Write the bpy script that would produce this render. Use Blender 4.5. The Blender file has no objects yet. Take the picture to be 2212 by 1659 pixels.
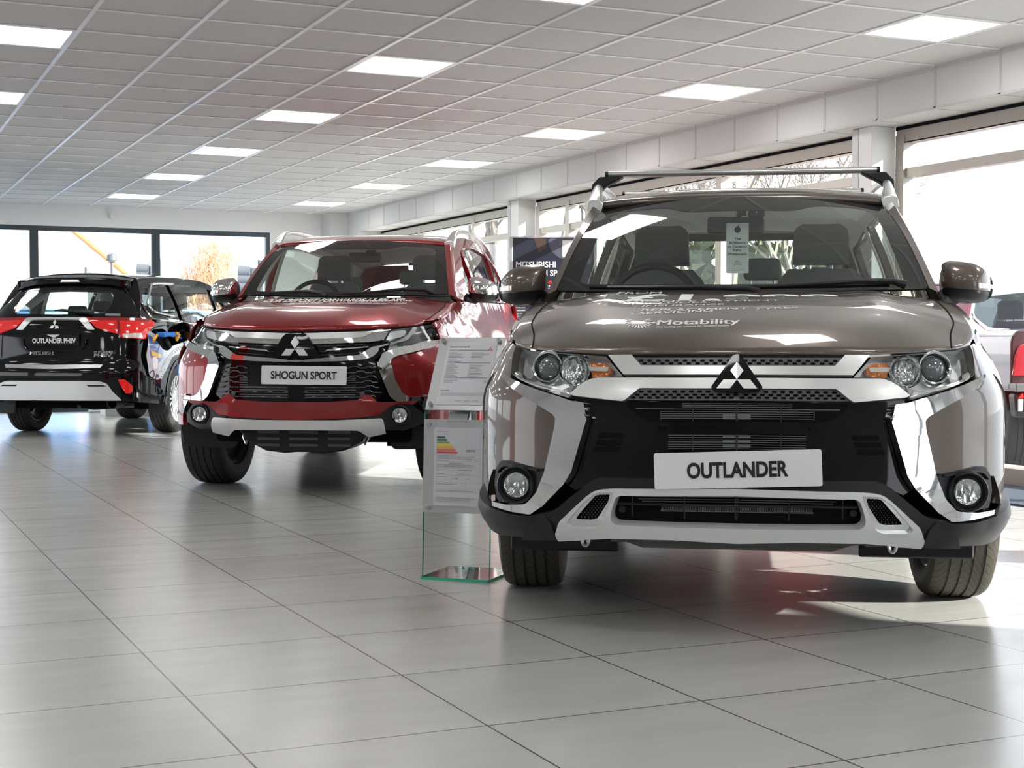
import bpy, bmesh, math, random
import numpy as np
from mathutils import Vector, Matrix
from mathutils.geometry import delaunay_2d_cdt
random.seed(7)
SC = bpy.context.scene
COL = SC.collection

# ------------------------------------------------------------------ camera
FPX, YAW, PITCH, CH = 3219.0, 0.4267, -0.028, 0.93
cam = bpy.data.cameras.new('camera'); camo = bpy.data.objects.new('camera', cam); COL.objects.link(camo)
cam.sensor_width = 36.0; cam.lens = FPX / 2212 * 36.0; cam.clip_end = 500
camo.location = (0, 0, CH)
camo.rotation_euler = (math.pi / 2 + PITCH, 0, -YAW)
SC.camera = camo

# ------------------------------------------------------------------ world, sun, exposure
W = bpy.data.worlds.new('world'); SC.world = W; W.use_nodes = True
wn, wl = W.node_tree.nodes, W.node_tree.links
bg = wn['Background']
tc = wn.new('ShaderNodeTexCoord'); sp = wn.new('ShaderNodeSeparateXYZ'); cr = wn.new('ShaderNodeValToRGB')
wl.new(tc.outputs['Generated'], sp.inputs[0]); wl.new(sp.outputs['Z'], cr.inputs[0]); wl.new(cr.outputs[0], bg.inputs['Color'])
cr.color_ramp.elements[0].position = 0.0; cr.color_ramp.elements[0].color = (0.95, 0.97, 1, 1)
cr.color_ramp.elements[1].position = 0.6; cr.color_ramp.elements[1].color = (0.76, 0.86, 1, 1)
bg.inputs['Strength'].default_value = 3.0
sun = bpy.data.lights.new('sun', 'SUN'); suno = bpy.data.objects.new('sun', sun); COL.objects.link(suno)
sun.energy = 17.0; sun.angle = math.radians(0.6); sun.color = (1, 0.95, 0.86)
SUN_AZ, SUN_EL = math.radians(134), math.radians(21.5)      # azimuth from +y towards +x
sd = Vector((math.sin(SUN_AZ) * math.cos(SUN_EL), math.cos(SUN_AZ) * math.cos(SUN_EL), math.sin(SUN_EL)))
suno.rotation_euler = sd.to_track_quat('Z', 'Y').to_euler()
suno.location = (12, -8, 9)
SC.view_settings.view_transform = 'Standard'; SC.view_settings.look = 'None'
SC.view_settings.exposure = 0.10; SC.view_settings.gamma = 1.0; SC.view_settings.use_curve_mapping = False

# ------------------------------------------------------------------ materials
def mat(name, base=(0.5, 0.5, 0.5), rough=0.5, metal=0.0, coat=0.0, emit=None, es=0.0, spec=0.5, coatr=0.03):
    m = bpy.data.materials.new(name); m.use_nodes = True
    b = m.node_tree.nodes['Principled BSDF']
    b.inputs['Base Color'].default_value = (*base, 1); b.inputs['Roughness'].default_value = rough
    b.inputs['Metallic'].default_value = metal; b.inputs['Coat Weight'].default_value = coat
    b.inputs['Coat Roughness'].default_value = coatr; b.inputs['Specular IOR Level'].default_value = spec
    if emit: b.inputs['Emission Color'].default_value = (*emit, 1); b.inputs['Emission Strength'].default_value = es
    return m
def nodes(m): return m.node_tree.nodes, m.node_tree.links, m.node_tree.nodes['Principled BSDF']
def bump(m, tex, scale, strength, dist=0.002, mapping=None, out='Fac'):
    n, l, b = nodes(m)
    t = n.new(tex); c = n.new('ShaderNodeTexCoord'); mp = n.new('ShaderNodeMapping'); bp = n.new('ShaderNodeBump')
    l.new(c.outputs['Object'], mp.inputs[0]); l.new(mp.outputs[0], t.inputs['Vector'])
    if mapping: mp.inputs['Scale'].default_value = mapping
    t.inputs['Scale'].default_value = scale
    bp.inputs['Strength'].default_value = strength; bp.inputs['Distance'].default_value = dist
    l.new(t.outputs[out], bp.inputs['Height']); l.new(bp.outputs[0], b.inputs['Normal'])
    return t
def noise_col(m, c1, c2, scale, detail=4):
    n, l, b = nodes(m)
    t = n.new('ShaderNodeTexNoise'); c = n.new('ShaderNodeTexCoord'); r = n.new('ShaderNodeValToRGB')
    l.new(c.outputs['Object'], t.inputs['Vector']); t.inputs['Scale'].default_value = scale; t.inputs['Detail'].default_value = detail
    l.new(t.outputs['Fac'], r.inputs[0]); l.new(r.outputs[0], b.inputs['Base Color'])
    r.color_ramp.elements[0].position = .3; r.color_ramp.elements[1].position = .7
    r.color_ramp.elements[0].color = (*c1, 1); r.color_ramp.elements[1].color = (*c2, 1)
def glass(name, tint=(0.8, 0.85, 0.82), ior=1.45, rough=0.0, boost=1.0):
    m = bpy.data.materials.new(name); m.use_nodes = True
    n, l = m.node_tree.nodes, m.node_tree.links
    n.clear(); o = n.new('ShaderNodeOutputMaterial'); mx = n.new('ShaderNodeMixShader')
    t = n.new('ShaderNodeBsdfTransparent'); g = n.new('ShaderNodeBsdfGlossy'); f = n.new('ShaderNodeLayerWeight')
    t.inputs[0].default_value = (*tint, 1); g.inputs['Roughness'].default_value = rough; f.inputs[0].default_value = .5
    f0 = ((ior - 1) / (ior + 1)) ** 2 * boost
    def mt(op, a, b):
        x = n.new('ShaderNodeMath'); x.operation = op; x.use_clamp = True
        for i, q in enumerate((a, b)):
            if isinstance(q, (int, float)): x.inputs[i].default_value = q
            else: l.new(q, x.inputs[i])
        return x.outputs[0]
    fac = mt('ADD', mt('MULTIPLY', mt('POWER', f.outputs['Facing'], 5.0), 1 - f0), f0)
    l.new(fac, mx.inputs[0])
    l.new(t.outputs[0], mx.inputs[1]); l.new(g.outputs[0], mx.inputs[2]); l.new(mx.outputs[0], o.inputs[0])
    return m
M = {}
M['brown'] = mat('brown_paint', (0.105, 0.082, 0.068), 0.38, 0.55, 1.0)
M['red'] = mat('red_paint', (0.25, 0.002, 0.005), 0.35, 0.45, 1.0)
M['black_paint'] = mat('black_paint', (0.002, 0.002, 0.0025), 0.04, 0.0, 0.0, spec=.42)
M['silver_paint'] = mat('silver_paint', (0.5, 0.51, 0.53), 0.35, 0.6, 1.0)
M['maroon'] = mat('maroon_paint', (0.16, 0.02, 0.03), 0.35, 0.4, 1.0)
M['blue_paint'] = mat('blue_paint', (0.12, 0.3, 0.62), 0.3, 0.2, 1.0)
M['white_paint_and_glare'] = mat('white_paint_and_glare', (0.75, 0.77, 0.8), 0.3, 0.0, 1.0)  # real white in the livery; painted sky glare on the maroon car
M['gloss'] = mat('gloss_black', (0.002, 0.002, 0.003), 0.05, 0, 0.0, spec=.4)
M['black'] = mat('satin_black_plastic', (0.012, 0.013, 0.016), 0.40, spec=0.35)
M['dark'] = mat('matt_black_plastic', (0.004, 0.004, 0.005), 0.8, spec=0.12)
M['chrome'] = mat('chrome', (0.78, 0.79, 0.8), 0.04, 1.0)
M['satin'] = mat('satin_silver', (0.70, 0.71, 0.71), 0.30, 0.75, 0.3)
M['skid'] = mat('skid_silver', (0.68, 0.70, 0.70), 0.32, 0.25, 0.5)
M['greymesh'] = mat('grey_mesh_plastic', (0.10, 0.105, 0.11), 0.35, 0.3)
M['fin'] = mat('radiator_fin', (0.19, 0.20, 0.21), 0.4, 0.6)
M['bowl'] = mat('lamp_reflector', (0.72, 0.73, 0.74), 0.30, 0.6)
M['facet'] = mat('faceted_reflector', (0.62, 0.63, 0.64), 0.10, 1.0); bump(M['facet'], 'ShaderNodeTexVoronoi', 45, 1.0, .01, (1, 1, .3), 'Distance')
M['lens'] = mat('lens_glass', (0.10, 0.12, 0.13), 0.02, 0.0, 1.0, spec=1.0)
M['amber'] = mat('amber_reflector', (0.62, 0.17, 0.03), 0.15, 0.4, 1.0); bump(M['amber'], 'ShaderNodeTexVoronoi', 60, .8, .008, (1, 1, 1), 'Distance')
M['redlens'] = mat('red_lamp_lens', (0.75, 0.012, 0.01), 0.08, 0.0, 1.0, emit=(1, .02, .01), es=0.12)
M['darkredlens'] = mat('dark_red_lamp_lens', (0.28, 0.004, 0.012), 0.08, 0.0, 1.0)
M['clearlens'] = mat('clear_lamp_lens', (0.75, 0.7, 0.66), 0.15, 0.3, 1.0)
M['cover'] = glass('lamp_cover', (0.93, 0.95, 0.95), 1.4)
M['carglass'] = glass('car_glass', (0.90, 0.95, 0.92), 1.5, boost=1.3)
M['screenglass'] = glass('windscreen_glass', (0.88, 0.95, 0.92), 1.5, boost=2.0)
M['tintglass'] = glass('tinted_car_glass', (0.30, 0.33, 0.34), 1.5)
M['window'] = glass('window_glass', (0.97, 0.98, 0.98), 1.25)
M['glassedge'] = mat('green_glass_edge', (0.03, 0.42, 0.26), 0.1, 0, .5)
M['acrylic'] = glass('display_glass', (0.95, 0.985, 0.975), 1.45)
M['tyre'] = mat('tyre_rubber', (0.016, 0.016, 0.016), 0.62)
M['rim'] = mat('alloy_rim', (0.62, 0.64, 0.66), 0.25, 0.9)
M['plate'] = mat('number_plate', (0.74, 0.75, 0.77), 0.35)
M['ink'] = mat('black_lettering', (0.008, 0.008, 0.01), 0.4)
M['white_ink'] = mat('white_lettering', (0.72, 0.73, 0.74), 0.5)
M['grey_ink'] = mat('grey_lettering', (0.25, 0.26, 0.28), 0.5)
M['red_ink'] = mat('red_lettering', (0.72, 0.04, 0.02), 0.5)
M['paper'] = mat('paper', (0.58, 0.58, 0.62), 0.6)
M['card'] = mat('white_card', (0.74, 0.77, 0.76), 0.5)
M['alu'] = mat('brushed_aluminium', (0.50, 0.51, 0.52), 0.38, 0.75); bump(M['alu'], 'ShaderNodeTexNoise', 900, .15, .0004)
M['steel'] = mat('steel_stud', (0.55, 0.56, 0.58), 0.18, 1.0)
M['seat'] = mat('dark_seat_fabric', (0.15, 0.155, 0.155), 0.85)
M['leather'] = mat('black_leather', (0.012, 0.012, 0.014), 0.45)
M['dash'] = mat('dashboard_plastic', (0.13, 0.14, 0.14), 0.6)
M['lining'] = mat('grey_headlining', (0.80, 0.81, 0.80), 0.9)
M['beige'] = mat('beige_trim', (0.80, 0.77, 0.68), 0.8)
M['poster'] = mat('navy_poster', (0.016, 0.018, 0.032), 0.25)
M['posterpale'] = mat('poster_pale_shape', (0.07, 0.075, 0.11), 0.25)
M['posterbrown'] = mat('poster_brown_shape', (0.055, 0.035, 0.028), 0.3)
M['wall'] = mat('painted_wall', (0.84, 0.85, 0.85), 0.45)
M['panel'] = mat('bulkhead_panel', (0.64, 0.645, 0.64), 0.6)
M['white'] = mat('white_gloss_frame', (0.78, 0.78, 0.77), 0.35)
M['cream'] = mat('cream_frame', (0.66, 0.64, 0.58), 0.45)
M['alframe'] = mat('bronze_aluminium_frame', (0.42, 0.39, 0.35), 0.4, 0.4)
M['tealframe'] = mat('dark_teal_frame', (0.045, 0.065, 0.078), 0.4, 0.2)
M['tee'] = mat('ceiling_tee', (0.93, 0.93, 0.93), 0.3)
M['lightp'] = mat('light_diffuser', (0.9, 0.9, 0.9), 0.5, emit=(1, 0.985, 0.96), es=12.0)
M['carpet'] = mat('blue_grey_mat', (0.055, 0.07, 0.095), 0.95); bump(M['carpet'], 'ShaderNodeTexNoise', 300, 1, .004)
M['orange'] = mat('orange_plastic', (0.85, 0.38, 0.01), 0.4)
M['cableblue'] = mat('blue_cable', (0.015, 0.20, 0.72), 0.35)
M['asphalt'] = mat('asphalt', (0.30, 0.31, 0.32), 0.9)
M['kerb'] = mat('kerb_concrete', (0.48, 0.45, 0.40), 0.9); noise_col(M['kerb'], (.36, .33, .29), (.56, .53, .48), 40)
M['brick'] = mat('orange_brick', (0.62, 0.30, 0.13), 0.9)
M['bark'] = mat('bark', (0.24, 0.205, 0.175), 0.9)
M['bark2'] = mat('pale_orange_bark', (0.66, 0.40, 0.24), 0.9)
M['green'] = mat('hedge_green', (0.13, 0.14, 0.08), 0.9)
M['steelpost'] = mat('grey_post', (0.09, 0.10, 0.11), 0.6)

# floor: square porcelain tiles with dark joints
m = M['floor'] = mat('floor_tiles', (0.5, 0.5, 0.48), 0.27, spec=0.55)
n, l, b = nodes(m)
geo = n.new('ShaderNodeNewGeometry'); sx = n.new('ShaderNodeSeparateXYZ'); l.new(geo.outputs['Position'], sx.inputs[0])
def mth(op, a, b_=None, nt=None):
    x = (nt or n).new('ShaderNodeMath'); x.operation = op
    for i, v in enumerate((a, b_)):
        if v is None: continue
        if isinstance(v, (int, float)): x.inputs[i].default_value = v
        else: l.new(v, x.inputs[i])
    return x.outputs[0]
TILE = 0.6038
def joint(sock, o):
    f = mth('FRACT', mth('DIVIDE', mth('SUBTRACT', sock, o), TILE))
    d = mth('MINIMUM', f, mth('SUBTRACT', 1.0, f))
    return mth('LESS_THAN', d, 0.0027 / TILE), mth('FLOOR', mth('DIVIDE', mth('SUBTRACT', sock, o), TILE))
jx, fx = joint(sx.outputs['X'], 0.8285); jy, fy = joint(sx.outputs['Y'], 6.3136)
jj = mth('MAXIMUM', jx, jy)
cmb = n.new('ShaderNodeCombineXYZ'); l.new(fx, cmb.inputs[0]); l.new(fy, cmb.inputs[1])
wnz = n.new('ShaderNodeTexWhiteNoise'); l.new(cmb.outputs[0], wnz.inputs['Vector'])
nz = n.new('ShaderNodeTexNoise'); nz.inputs['Scale'].default_value = 3.2; nz.inputs['Detail'].default_value = 6
mp = n.new('ShaderNodeMapping'); mp.inputs['Scale'].default_value = (0.7, 2.6, 1); l.new(geo.outputs['Position'], mp.inputs[0]); l.new(mp.outputs[0], nz.inputs['Vector'])
v = mth('ADD', mth('MULTIPLY', wnz.outputs['Value'], 0.028), mth('MULTIPLY', nz.outputs['Fac'], 0.07))
v = mth('ADD', v, 0.355)
cb = n.new('ShaderNodeCombineColor'); l.new(v, cb.inputs[0]); l.new(mth('MULTIPLY', v, 1.0), cb.inputs[1]); l.new(mth('MULTIPLY', v, 0.965), cb.inputs[2])
mx = n.new('ShaderNodeMix'); mx.data_type = 'RGBA'; l.new(jj, mx.inputs[0]); l.new(cb.outputs[0], mx.inputs[6]); mx.inputs[7].default_value = (0.035, 0.033, 0.03, 1)
l.new(mx.outputs[2], b.inputs['Base Color'])
l.new(mth('ADD', mth('MULTIPLY', nz.outputs['Fac'], 0.12), 0.17), b.inputs['Roughness'])
nb = n.new('ShaderNodeTexNoise'); nb.inputs['Scale'].default_value = 9; nb.inputs['Detail'].default_value = 3
mp2 = n.new('ShaderNodeMapping'); mp2.inputs['Scale'].default_value = (0.35, 3.5, 1); l.new(geo.outputs['Position'], mp2.inputs[0]); l.new(mp2.outputs[0], nb.inputs['Vector'])
hb = mth('SUBTRACT', mth('MULTIPLY', nb.outputs['Fac'], 0.35), mth('MULTIPLY', jj, 1.0))
bp = n.new('ShaderNodeBump'); bp.inputs['Strength'].default_value = 0.28; bp.inputs['Distance'].default_value = 0.003
l.new(hb, bp.inputs['Height']); l.new(bp.outputs[0], b.inputs['Normal'])
# ceiling tiles: fine mineral fibre speckle
m = M['ctile'] = mat('mineral_ceiling_tile', (0.50, 0.50, 0.49), 0.8)
noise_col(m, (.64, .64, .635), (.72, .72, .715), 160, 3)
# tyre tread pattern by angle round the axle
def tread(name, base):
    m = mat(name, base, 0.6); n, l, b = nodes(m)
    def mt(op, a, b_=None):
        x = n.new('ShaderNodeMath'); x.operation = op
        for i, v in enumerate((a, b_)):
            if v is None: continue
            if isinstance(v, (int, float)): x.inputs[i].default_value = v
            else: l.new(v, x.inputs[i])
        return x.outputs[0]
    c = n.new('ShaderNodeTexCoord'); s = n.new('ShaderNodeSeparateXYZ'); l.new(c.outputs['Object'], s.inputs[0])
    ang = mt('ARCTAN2', s.outputs['Y'], s.outputs['Z'])
    ax = mt('ABSOLUTE', s.outputs['X'])
    skew = mt('MULTIPLY', ax, 5.0)
    ribf = mt('FRACT', mt('MULTIPLY', mt('ADD', s.outputs['X'], .5), 21.5))
    zig = mt('MULTIPLY', mt('ABSOLUTE', mt('SUBTRACT', ribf, .5)), .10)
    f = mt('FRACT', mt('MULTIPLY', mt('ADD', mt('ADD', ang, skew), zig), 9.5))
    g = mt('LESS_THAN', f, 0.10)
    # keep the sipes off the sidewall: only where the radius is close to full
    r = mt('POWER', mt('ADD', mt('POWER', s.outputs['Y'], 2.0), mt('POWER', s.outputs['Z'], 2.0)), .5)
    on = mt('GREATER_THAN', r, 0.333)
    g = mt('MULTIPLY', g, on)
    mx = n.new('ShaderNodeMix'); mx.data_type = 'RGBA'; l.new(g, mx.inputs[0]); mx.inputs[6].default_value = (*base, 1); mx.inputs[7].default_value = (0.004, .004, .004, 1)
    l.new(mx.outputs[2], b.inputs['Base Color'])
    bp = n.new('ShaderNodeBump'); bp.inputs['Distance'].default_value = .004; bp.invert = True; l.new(g, bp.inputs['Height']); l.new(bp.outputs[0], b.inputs['Normal'])
    return m
M['tread'] = tread('tyre_tread', (0.050, 0.044, 0.034))

# ------------------------------------------------------------------ mesh helpers
def tag(o, label=None, cat=None, group=None, kind=None):
    if label: o['label'] = label
    if cat: o['category'] = cat
    if group: o['group'] = group
    if kind: o['kind'] = kind
    return o
def empty(name, loc=(0, 0, 0), rz=0.0, **k):
    o = bpy.data.objects.new(name, None); COL.objects.link(o); o.location = loc; o.rotation_euler = (0, 0, rz); o.empty_display_size = .1
    return tag(o, **k)
def ob(name, verts, faces, m, parent=None, smooth=True, bev=0.0, ang=38, seg=2, **k):
    me = bpy.data.meshes.new(name); me.from_pydata([tuple(map(float, v)) for v in verts], [], faces); me.validate()
    o = bpy.data.objects.new(name, me); COL.objects.link(o); me.materials.append(M[m] if isinstance(m, str) else m)
    if parent: o.parent = parent
    if smooth:
        me.polygons.foreach_set('use_smooth', [True] * len(me.polygons)); me.set_sharp_from_angle(angle=math.radians(ang))
    if bev:
        b = o.modifiers.new('bevel', 'BEVEL'); b.width = bev; b.segments = seg; b.limit_method = 'ANGLE'; b.angle_limit = math.radians(40)
        b.harden_normals = False
    return tag(o, **k)
class MB:
    def __init__(s): s.v = []; s.f = []
    def add(s, v, f):
        k = len(s.v); s.v += [tuple(map(float, q)) for q in v]; s.f += [tuple(i + k for i in q) for q in f]; return s
    def box(s, x0, x1, y0, y1, z0, z1):
        return s.add([(x0, y0, z0), (x1, y0, z0), (x1, y1, z0), (x0, y1, z0), (x0, y0, z1), (x1, y0, z1), (x1, y1, z1), (x0, y1, z1)],
                     [(0, 3, 2, 1), (4, 5, 6, 7), (0, 1, 5, 4), (1, 2, 6, 5), (2, 3, 7, 6), (3, 0, 4, 7)])
    def tube(s, pts, r, n=8, cap=True):
        pts = [np.array(p, float) for p in pts]; rings = []; up = None
        for i, p in enumerate(pts):
            t = pts[min(i + 1, len(pts) - 1)] - pts[max(i - 1, 0)]; t /= np.linalg.norm(t) + 1e-12
            if up is None: up = np.array([0, 0, 1.]) if abs(t[2]) < .9 else np.array([1., 0, 0])
            a = np.cross(t, up); a /= np.linalg.norm(a) + 1e-12; b = np.cross(a, t); up = b
            rr = r[i] if hasattr(r, '__len__') else r
            rings.append([p + rr * (math.cos(2 * math.pi * k / n) * a + math.sin(2 * math.pi * k / n) * b) for k in range(n)])
        v = [q for R in rings for q in R]; f = []
        for i in range(len(rings) - 1):
            for k in range(n):
                k2 = (k + 1) % n; f.append((i * n + k, i * n + k2, (i + 1) * n + k2, (i + 1) * n + k))
        if cap: f.append(tuple(range(n - 1, -1, -1))); f.append(tuple((len(rings) - 1) * n + k for k in range(n)))
        return s.add(v, f)
    def lathe(s, prof, c=(0, 0, 0), axis='y', n=32, a0=0.0, a1=2 * math.pi, closed=False):
        full = abs(a1 - a0 - 2 * math.pi) < 1e-6; N = n if full else n + 1; v = []; f = []
        for i in range(N):
            t = a0 + (a1 - a0) * i / n
            for (h, r) in prof:
                ca, sa = r * math.cos(t), r * math.sin(t)
                v.append({'x': (c[0] + h, c[1] + ca, c[2] + sa), 'y': (c[0] + ca, c[1] + h, c[2] + sa), 'z': (c[0] + ca, c[1] + sa, c[2] + h)}[axis])
        k = len(prof)
        for i in range(n if full else n):
            j = (i + 1) % N
            for q in range(k - 1 if not closed else k):
                q2 = (q + 1) % k; f.append((i * k + q, i * k + q2, j * k + q2, j * k + q))
        return s.add(v, f)
    def prism(s, poly, axis, h0, h1):
        # poly of 2D points; axis gives the extrusion direction
        def P(a, b, h): return {'x': (h, a, b), 'y': (a, h, b), 'z': (a, b, h)}[axis]
        k = len(poly); v = [P(a, b, h0) for a, b in poly] + [P(a, b, h1) for a, b in poly]
        return s.add(v, [tuple(range(k)), tuple(range(2 * k - 1, k - 1, -1))] + [(i, (i + 1) % k, k + (i + 1) % k, k + i) for i in range(k)])
    def build(s, name, m, parent=None, fix=True, **k):
        o = ob(name, s.v, s.f, m, parent, **k)
        if fix:
            bm = bmesh.new(); bm.from_mesh(o.data); bmesh.ops.recalc_face_normals(bm, faces=bm.faces); bm.to_mesh(o.data); bm.free()
        return o
def box(name, m, parent, x0, x1, y0, y1, z0, z1, bev=.0, **k):
    return MB().box(x0, x1, y0, y1, z0, z1).build(name, m, parent, bev=bev, **k)
def cat(pts, n=8, closed=False):
    P = [np.array(p, float) for p in pts]; out = []; N = len(P)
    for i in range(N if closed else N - 1):
        a, b, c, d = (P[(i - 1) % N], P[i], P[(i + 1) % N], P[(i + 2) % N]) if closed else (P[max(i - 1, 0)], P[i], P[i + 1], P[min(i + 2, N - 1)])
        for k in range(n):
            t = k / n; out.append(.5 * (2 * b + (c - a) * t + (2 * a - 5 * b + 4 * c - d) * t * t + (3 * b - a - 3 * c + d) * t ** 3))
    if not closed: out.append(P[-1])
    return out
def rnd(poly, r, closed=True, k=5):
    """round every corner of a polygon; a third entry on a point overrides the radius"""
    P = [(np.array(p[:2], float), (p[2] if len(p) > 2 else r)) for p in poly]; out = []; N = len(P)
    for i in range(N):
        b, rr = P[i]
        if rr <= 0 or (not closed and i in (0, N - 1)): out.append(b); continue
        a, c = P[(i - 1) % N][0], P[(i + 1) % N][0]
        da, dc = np.linalg.norm(a - b), np.linalg.norm(c - b); q = min(rr, da * .48, dc * .48)
        p0, p1 = b + (a - b) / (da + 1e-9) * q, b + (c - b) / (dc + 1e-9) * q
        for j in range(k + 1):
            t = j / k; out.append((1 - t) ** 2 * p0 + 2 * t * (1 - t) * b + t * t * p1)
    return np.array(out)
def inside(P, poly):
    x, y = P[:, 0], P[:, 1]; r = np.zeros(len(P), bool); n = len(poly); j = n - 1
    for i in range(n):
        xi, yi, xj, yj = *poly[i], *poly[j]
        if yi != yj: r ^= ((yi > y) != (yj > y)) & (x < (xj - xi) * (y - yi) / (yj - yi) + xi)
        j = i
    return r
def dens(poly, res):
    out = []; n = len(poly)
    for i in range(n):
        a, b = poly[i], poly[(i + 1) % n]; k = max(1, int(math.ceil(np.linalg.norm(b - a) / res)))
        for j in range(k): out.append(a + (b - a) * j / k)
    P = [out[0]]
    for q in out[1:]:
        if np.linalg.norm(q - P[-1]) > res * .03: P.append(q)
    if np.linalg.norm(P[-1] - P[0]) < res * .03: P.pop()
    return np.array(P)

# the camera's own geometry, to read places off the photograph
_cy, _sy, _cp, _sp = math.cos(YAW), math.sin(YAW), math.cos(PITCH), math.sin(PITCH)
CF = np.array([_sy * _cp, _cy * _cp, _sp]); CR = np.array([_cy, -_sy, 0]); CU = np.cross(CR, CF); CO = np.array([0, 0, CH])
def ray(u, v): return CR * (u - 1106) / FPX - CU * (v - 829.5) / FPX + CF
def onx(u, v, c): d = ray(u, v); return CO + d * (c - CO[0]) / d[0]
def ony(u, v, c): d = ray(u, v); return CO + d * (c - CO[1]) / d[1]
def onz(u, v, c): d = ray(u, v); return CO + d * (c - CO[2]) / d[2]
def ond(u, v, c): return CO + ray(u, v) * c

class Frame:
    """a car's own axes: x to its left side, y rearward, z up; origin under its front axle"""
    def __init__(s, ax, ay, deg):
        t = math.radians(deg); s.t = t; s.o = np.array([ax, ay, 0.])
        s.M = np.array([[math.cos(t), -math.sin(t), 0], [math.sin(t), math.cos(t), 0], [0, 0, 1.]])
    def px(s, L):
        d = (s.o + L @ s.M) - CO; z = d @ CF
        return np.stack([1106 + FPX * (d @ CR) / z, 829.5 - FPX * (d @ CU) / z], -1)
    def inv(s, S, pts, pr, qr, N=70):
        """parameters on surface S where the given photo points fall"""
        pts = np.asarray(pts, float); a, b = np.meshgrid(np.linspace(*pr, N), np.linspace(*qr, N)); G = np.stack([a.ravel(), b.ravel()], -1)
        I = s.px(S(G)); idx = ((I[None] - pts[:, None]) ** 2).sum(-1).argmin(1); X = G[idx].copy(); e = 1e-4
        best = X.copy(); be = ((s.px(S(X)) - pts) ** 2).sum(-1)
        for _ in range(12):
            f0 = s.px(S(X)); r = pts - f0
            J0 = (s.px(S(X + [e, 0])) - f0) / e; J1 = (s.px(S(X + [0, e])) - f0) / e
            det = J0[:, 0] * J1[:, 1] - J0[:, 1] * J1[:, 0]; det = np.where(abs(det) < 1e-3, 1e-3, det)
            dp = (r[:, 0] * J1[:, 1] - r[:, 1] * J1[:, 0]) / det; dq = (J0[:, 0] * r[:, 1] - J0[:, 1] * r[:, 0]) / det
            X = X + np.clip(np.stack([dp, dq], -1), -.08, .08)
            X[:, 0] = np.clip(X[:, 0], *pr); X[:, 1] = np.clip(X[:, 1], *qr)
            er = ((s.px(S(X)) - pts) ** 2).sum(-1); w = er < be; best[w] = X[w]; be = np.minimum(be, er)
        return best
def normals(S, P, flip):
    e = 1e-3; a = S(P + [e, 0]) - S(P - [e, 0]); b = S(P + [0, e]) - S(P - [0, e])
    n = np.cross(a, b); n /= np.linalg.norm(n, axis=1, keepdims=True) + 1e-12
    return -n if flip else n
def patch(name, m, parent, S, poly, holes=(), off=0., th=.012, res=.035, bev=.0025, flip=False, mirror=False, part='solid', ang=38, flipx=False, seg=2, **k):
    """a piece of the surface S bounded by a polygon of parameters, given thickness along the normal"""
    loops = [dens(np.asarray(poly, float), res)] + [dens(np.asarray(h, float), res) for h in holes]
    B = np.vstack(loops); edges = []; st = 0
    for L in loops:
        edges += [(st + i, st + (i + 1) % len(L)) for i in range(len(L))]; st += len(L)
    lo, hi = loops[0].min(0), loops[0].max(0)
    gx = np.arange(lo[0] + res * .5, hi[0], res); gy = np.arange(lo[1] + res * .5, hi[1], res)
    if len(gx) and len(gy):
        a, b = np.meshgrid(gx, gy); G = np.stack([a.ravel(), b.ravel()], -1); G = G[inside(G, loops[0])]
        for h in loops[1:]: G = G[~inside(G, h)]
        if len(G): G = G[((G[:, None] - B[None]) ** 2).sum(-1).min(1) > (res * .45) ** 2]
    else: G = np.zeros((0, 2))
    V = np.vstack([B, G]) if len(G) else B
    vo, eo, fo, *_ = delaunay_2d_cdt([Vector(q) for q in V], edges, [], 1, 1e-7)
    P = np.array([tuple(q) for q in vo]); F = []
    cen = np.array([P[list(f)].mean(0) for f in fo]) if fo else np.zeros((0, 2))
    bad = np.zeros(len(cen), bool)
    for h in loops[1:]: bad |= inside(cen, h)
    ok = inside(cen, loops[0]) & ~bad
    F = [tuple(f) for f, g in zip(fo, ok) if g]
    nrm = normals(S, P, flip); of = off(P) if callable(off) else off
    if not np.isscalar(of): of = of[:, None]
    X = S(P) + nrm * of
    # orient front faces along the normal
    F2 = []
    for f in F:
        g = np.cross(X[f[1]] - X[f[0]], X[f[2]] - X[f[0]])
        F2.append(f if g @ nrm[f[0]] > 0 else f[::-1])
    F = F2; cnt = {}
    for f in F:
        for i in range(len(f)):
            e = (f[i], f[(i + 1) % len(f)]); cnt[e] = 1
    rim = [e for e in cnt if (e[1], e[0]) not in cnt]
    v = list(X); faces = []
    if part != 'wall': faces += F
    if th:
        K = len(v); v += list(X - nrm * th)
        faces += [(e[1], e[0], e[0] + K, e[1] + K) for e in rim]
        if part == 'solid': faces += [tuple(i + K for i in f[::-1]) for f in F]
    res_o = []
    for mir in ((False, True) if mirror else (flipx,)):
        vv = [(-q[0], q[1], q[2]) for q in v] if mir else v; ff = [f[::-1] for f in faces] if mir else faces
        o = ob(name, vv, ff, m, parent, bev=bev if th else 0, ang=ang, seg=seg, **k); res_o.append(o)
        bm = bmesh.new(); bm.from_mesh(o.data); lo_ = [q for q in bm.verts if not q.link_faces]; bmesh.ops.delete(bm, geom=lo_, context='VERTS'); bm.to_mesh(o.data); bm.free()
    return res_o
def half(pts):
    """complete a half outline (first and last points on the centre line) by mirroring"""
    P = np.array(pts, float); P[0, 0] = 0; P[-1, 0] = 0
    Q = P[1:-1][::-1].copy(); Q[:, 0] *= -1
    return np.vstack([P, Q])
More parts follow.
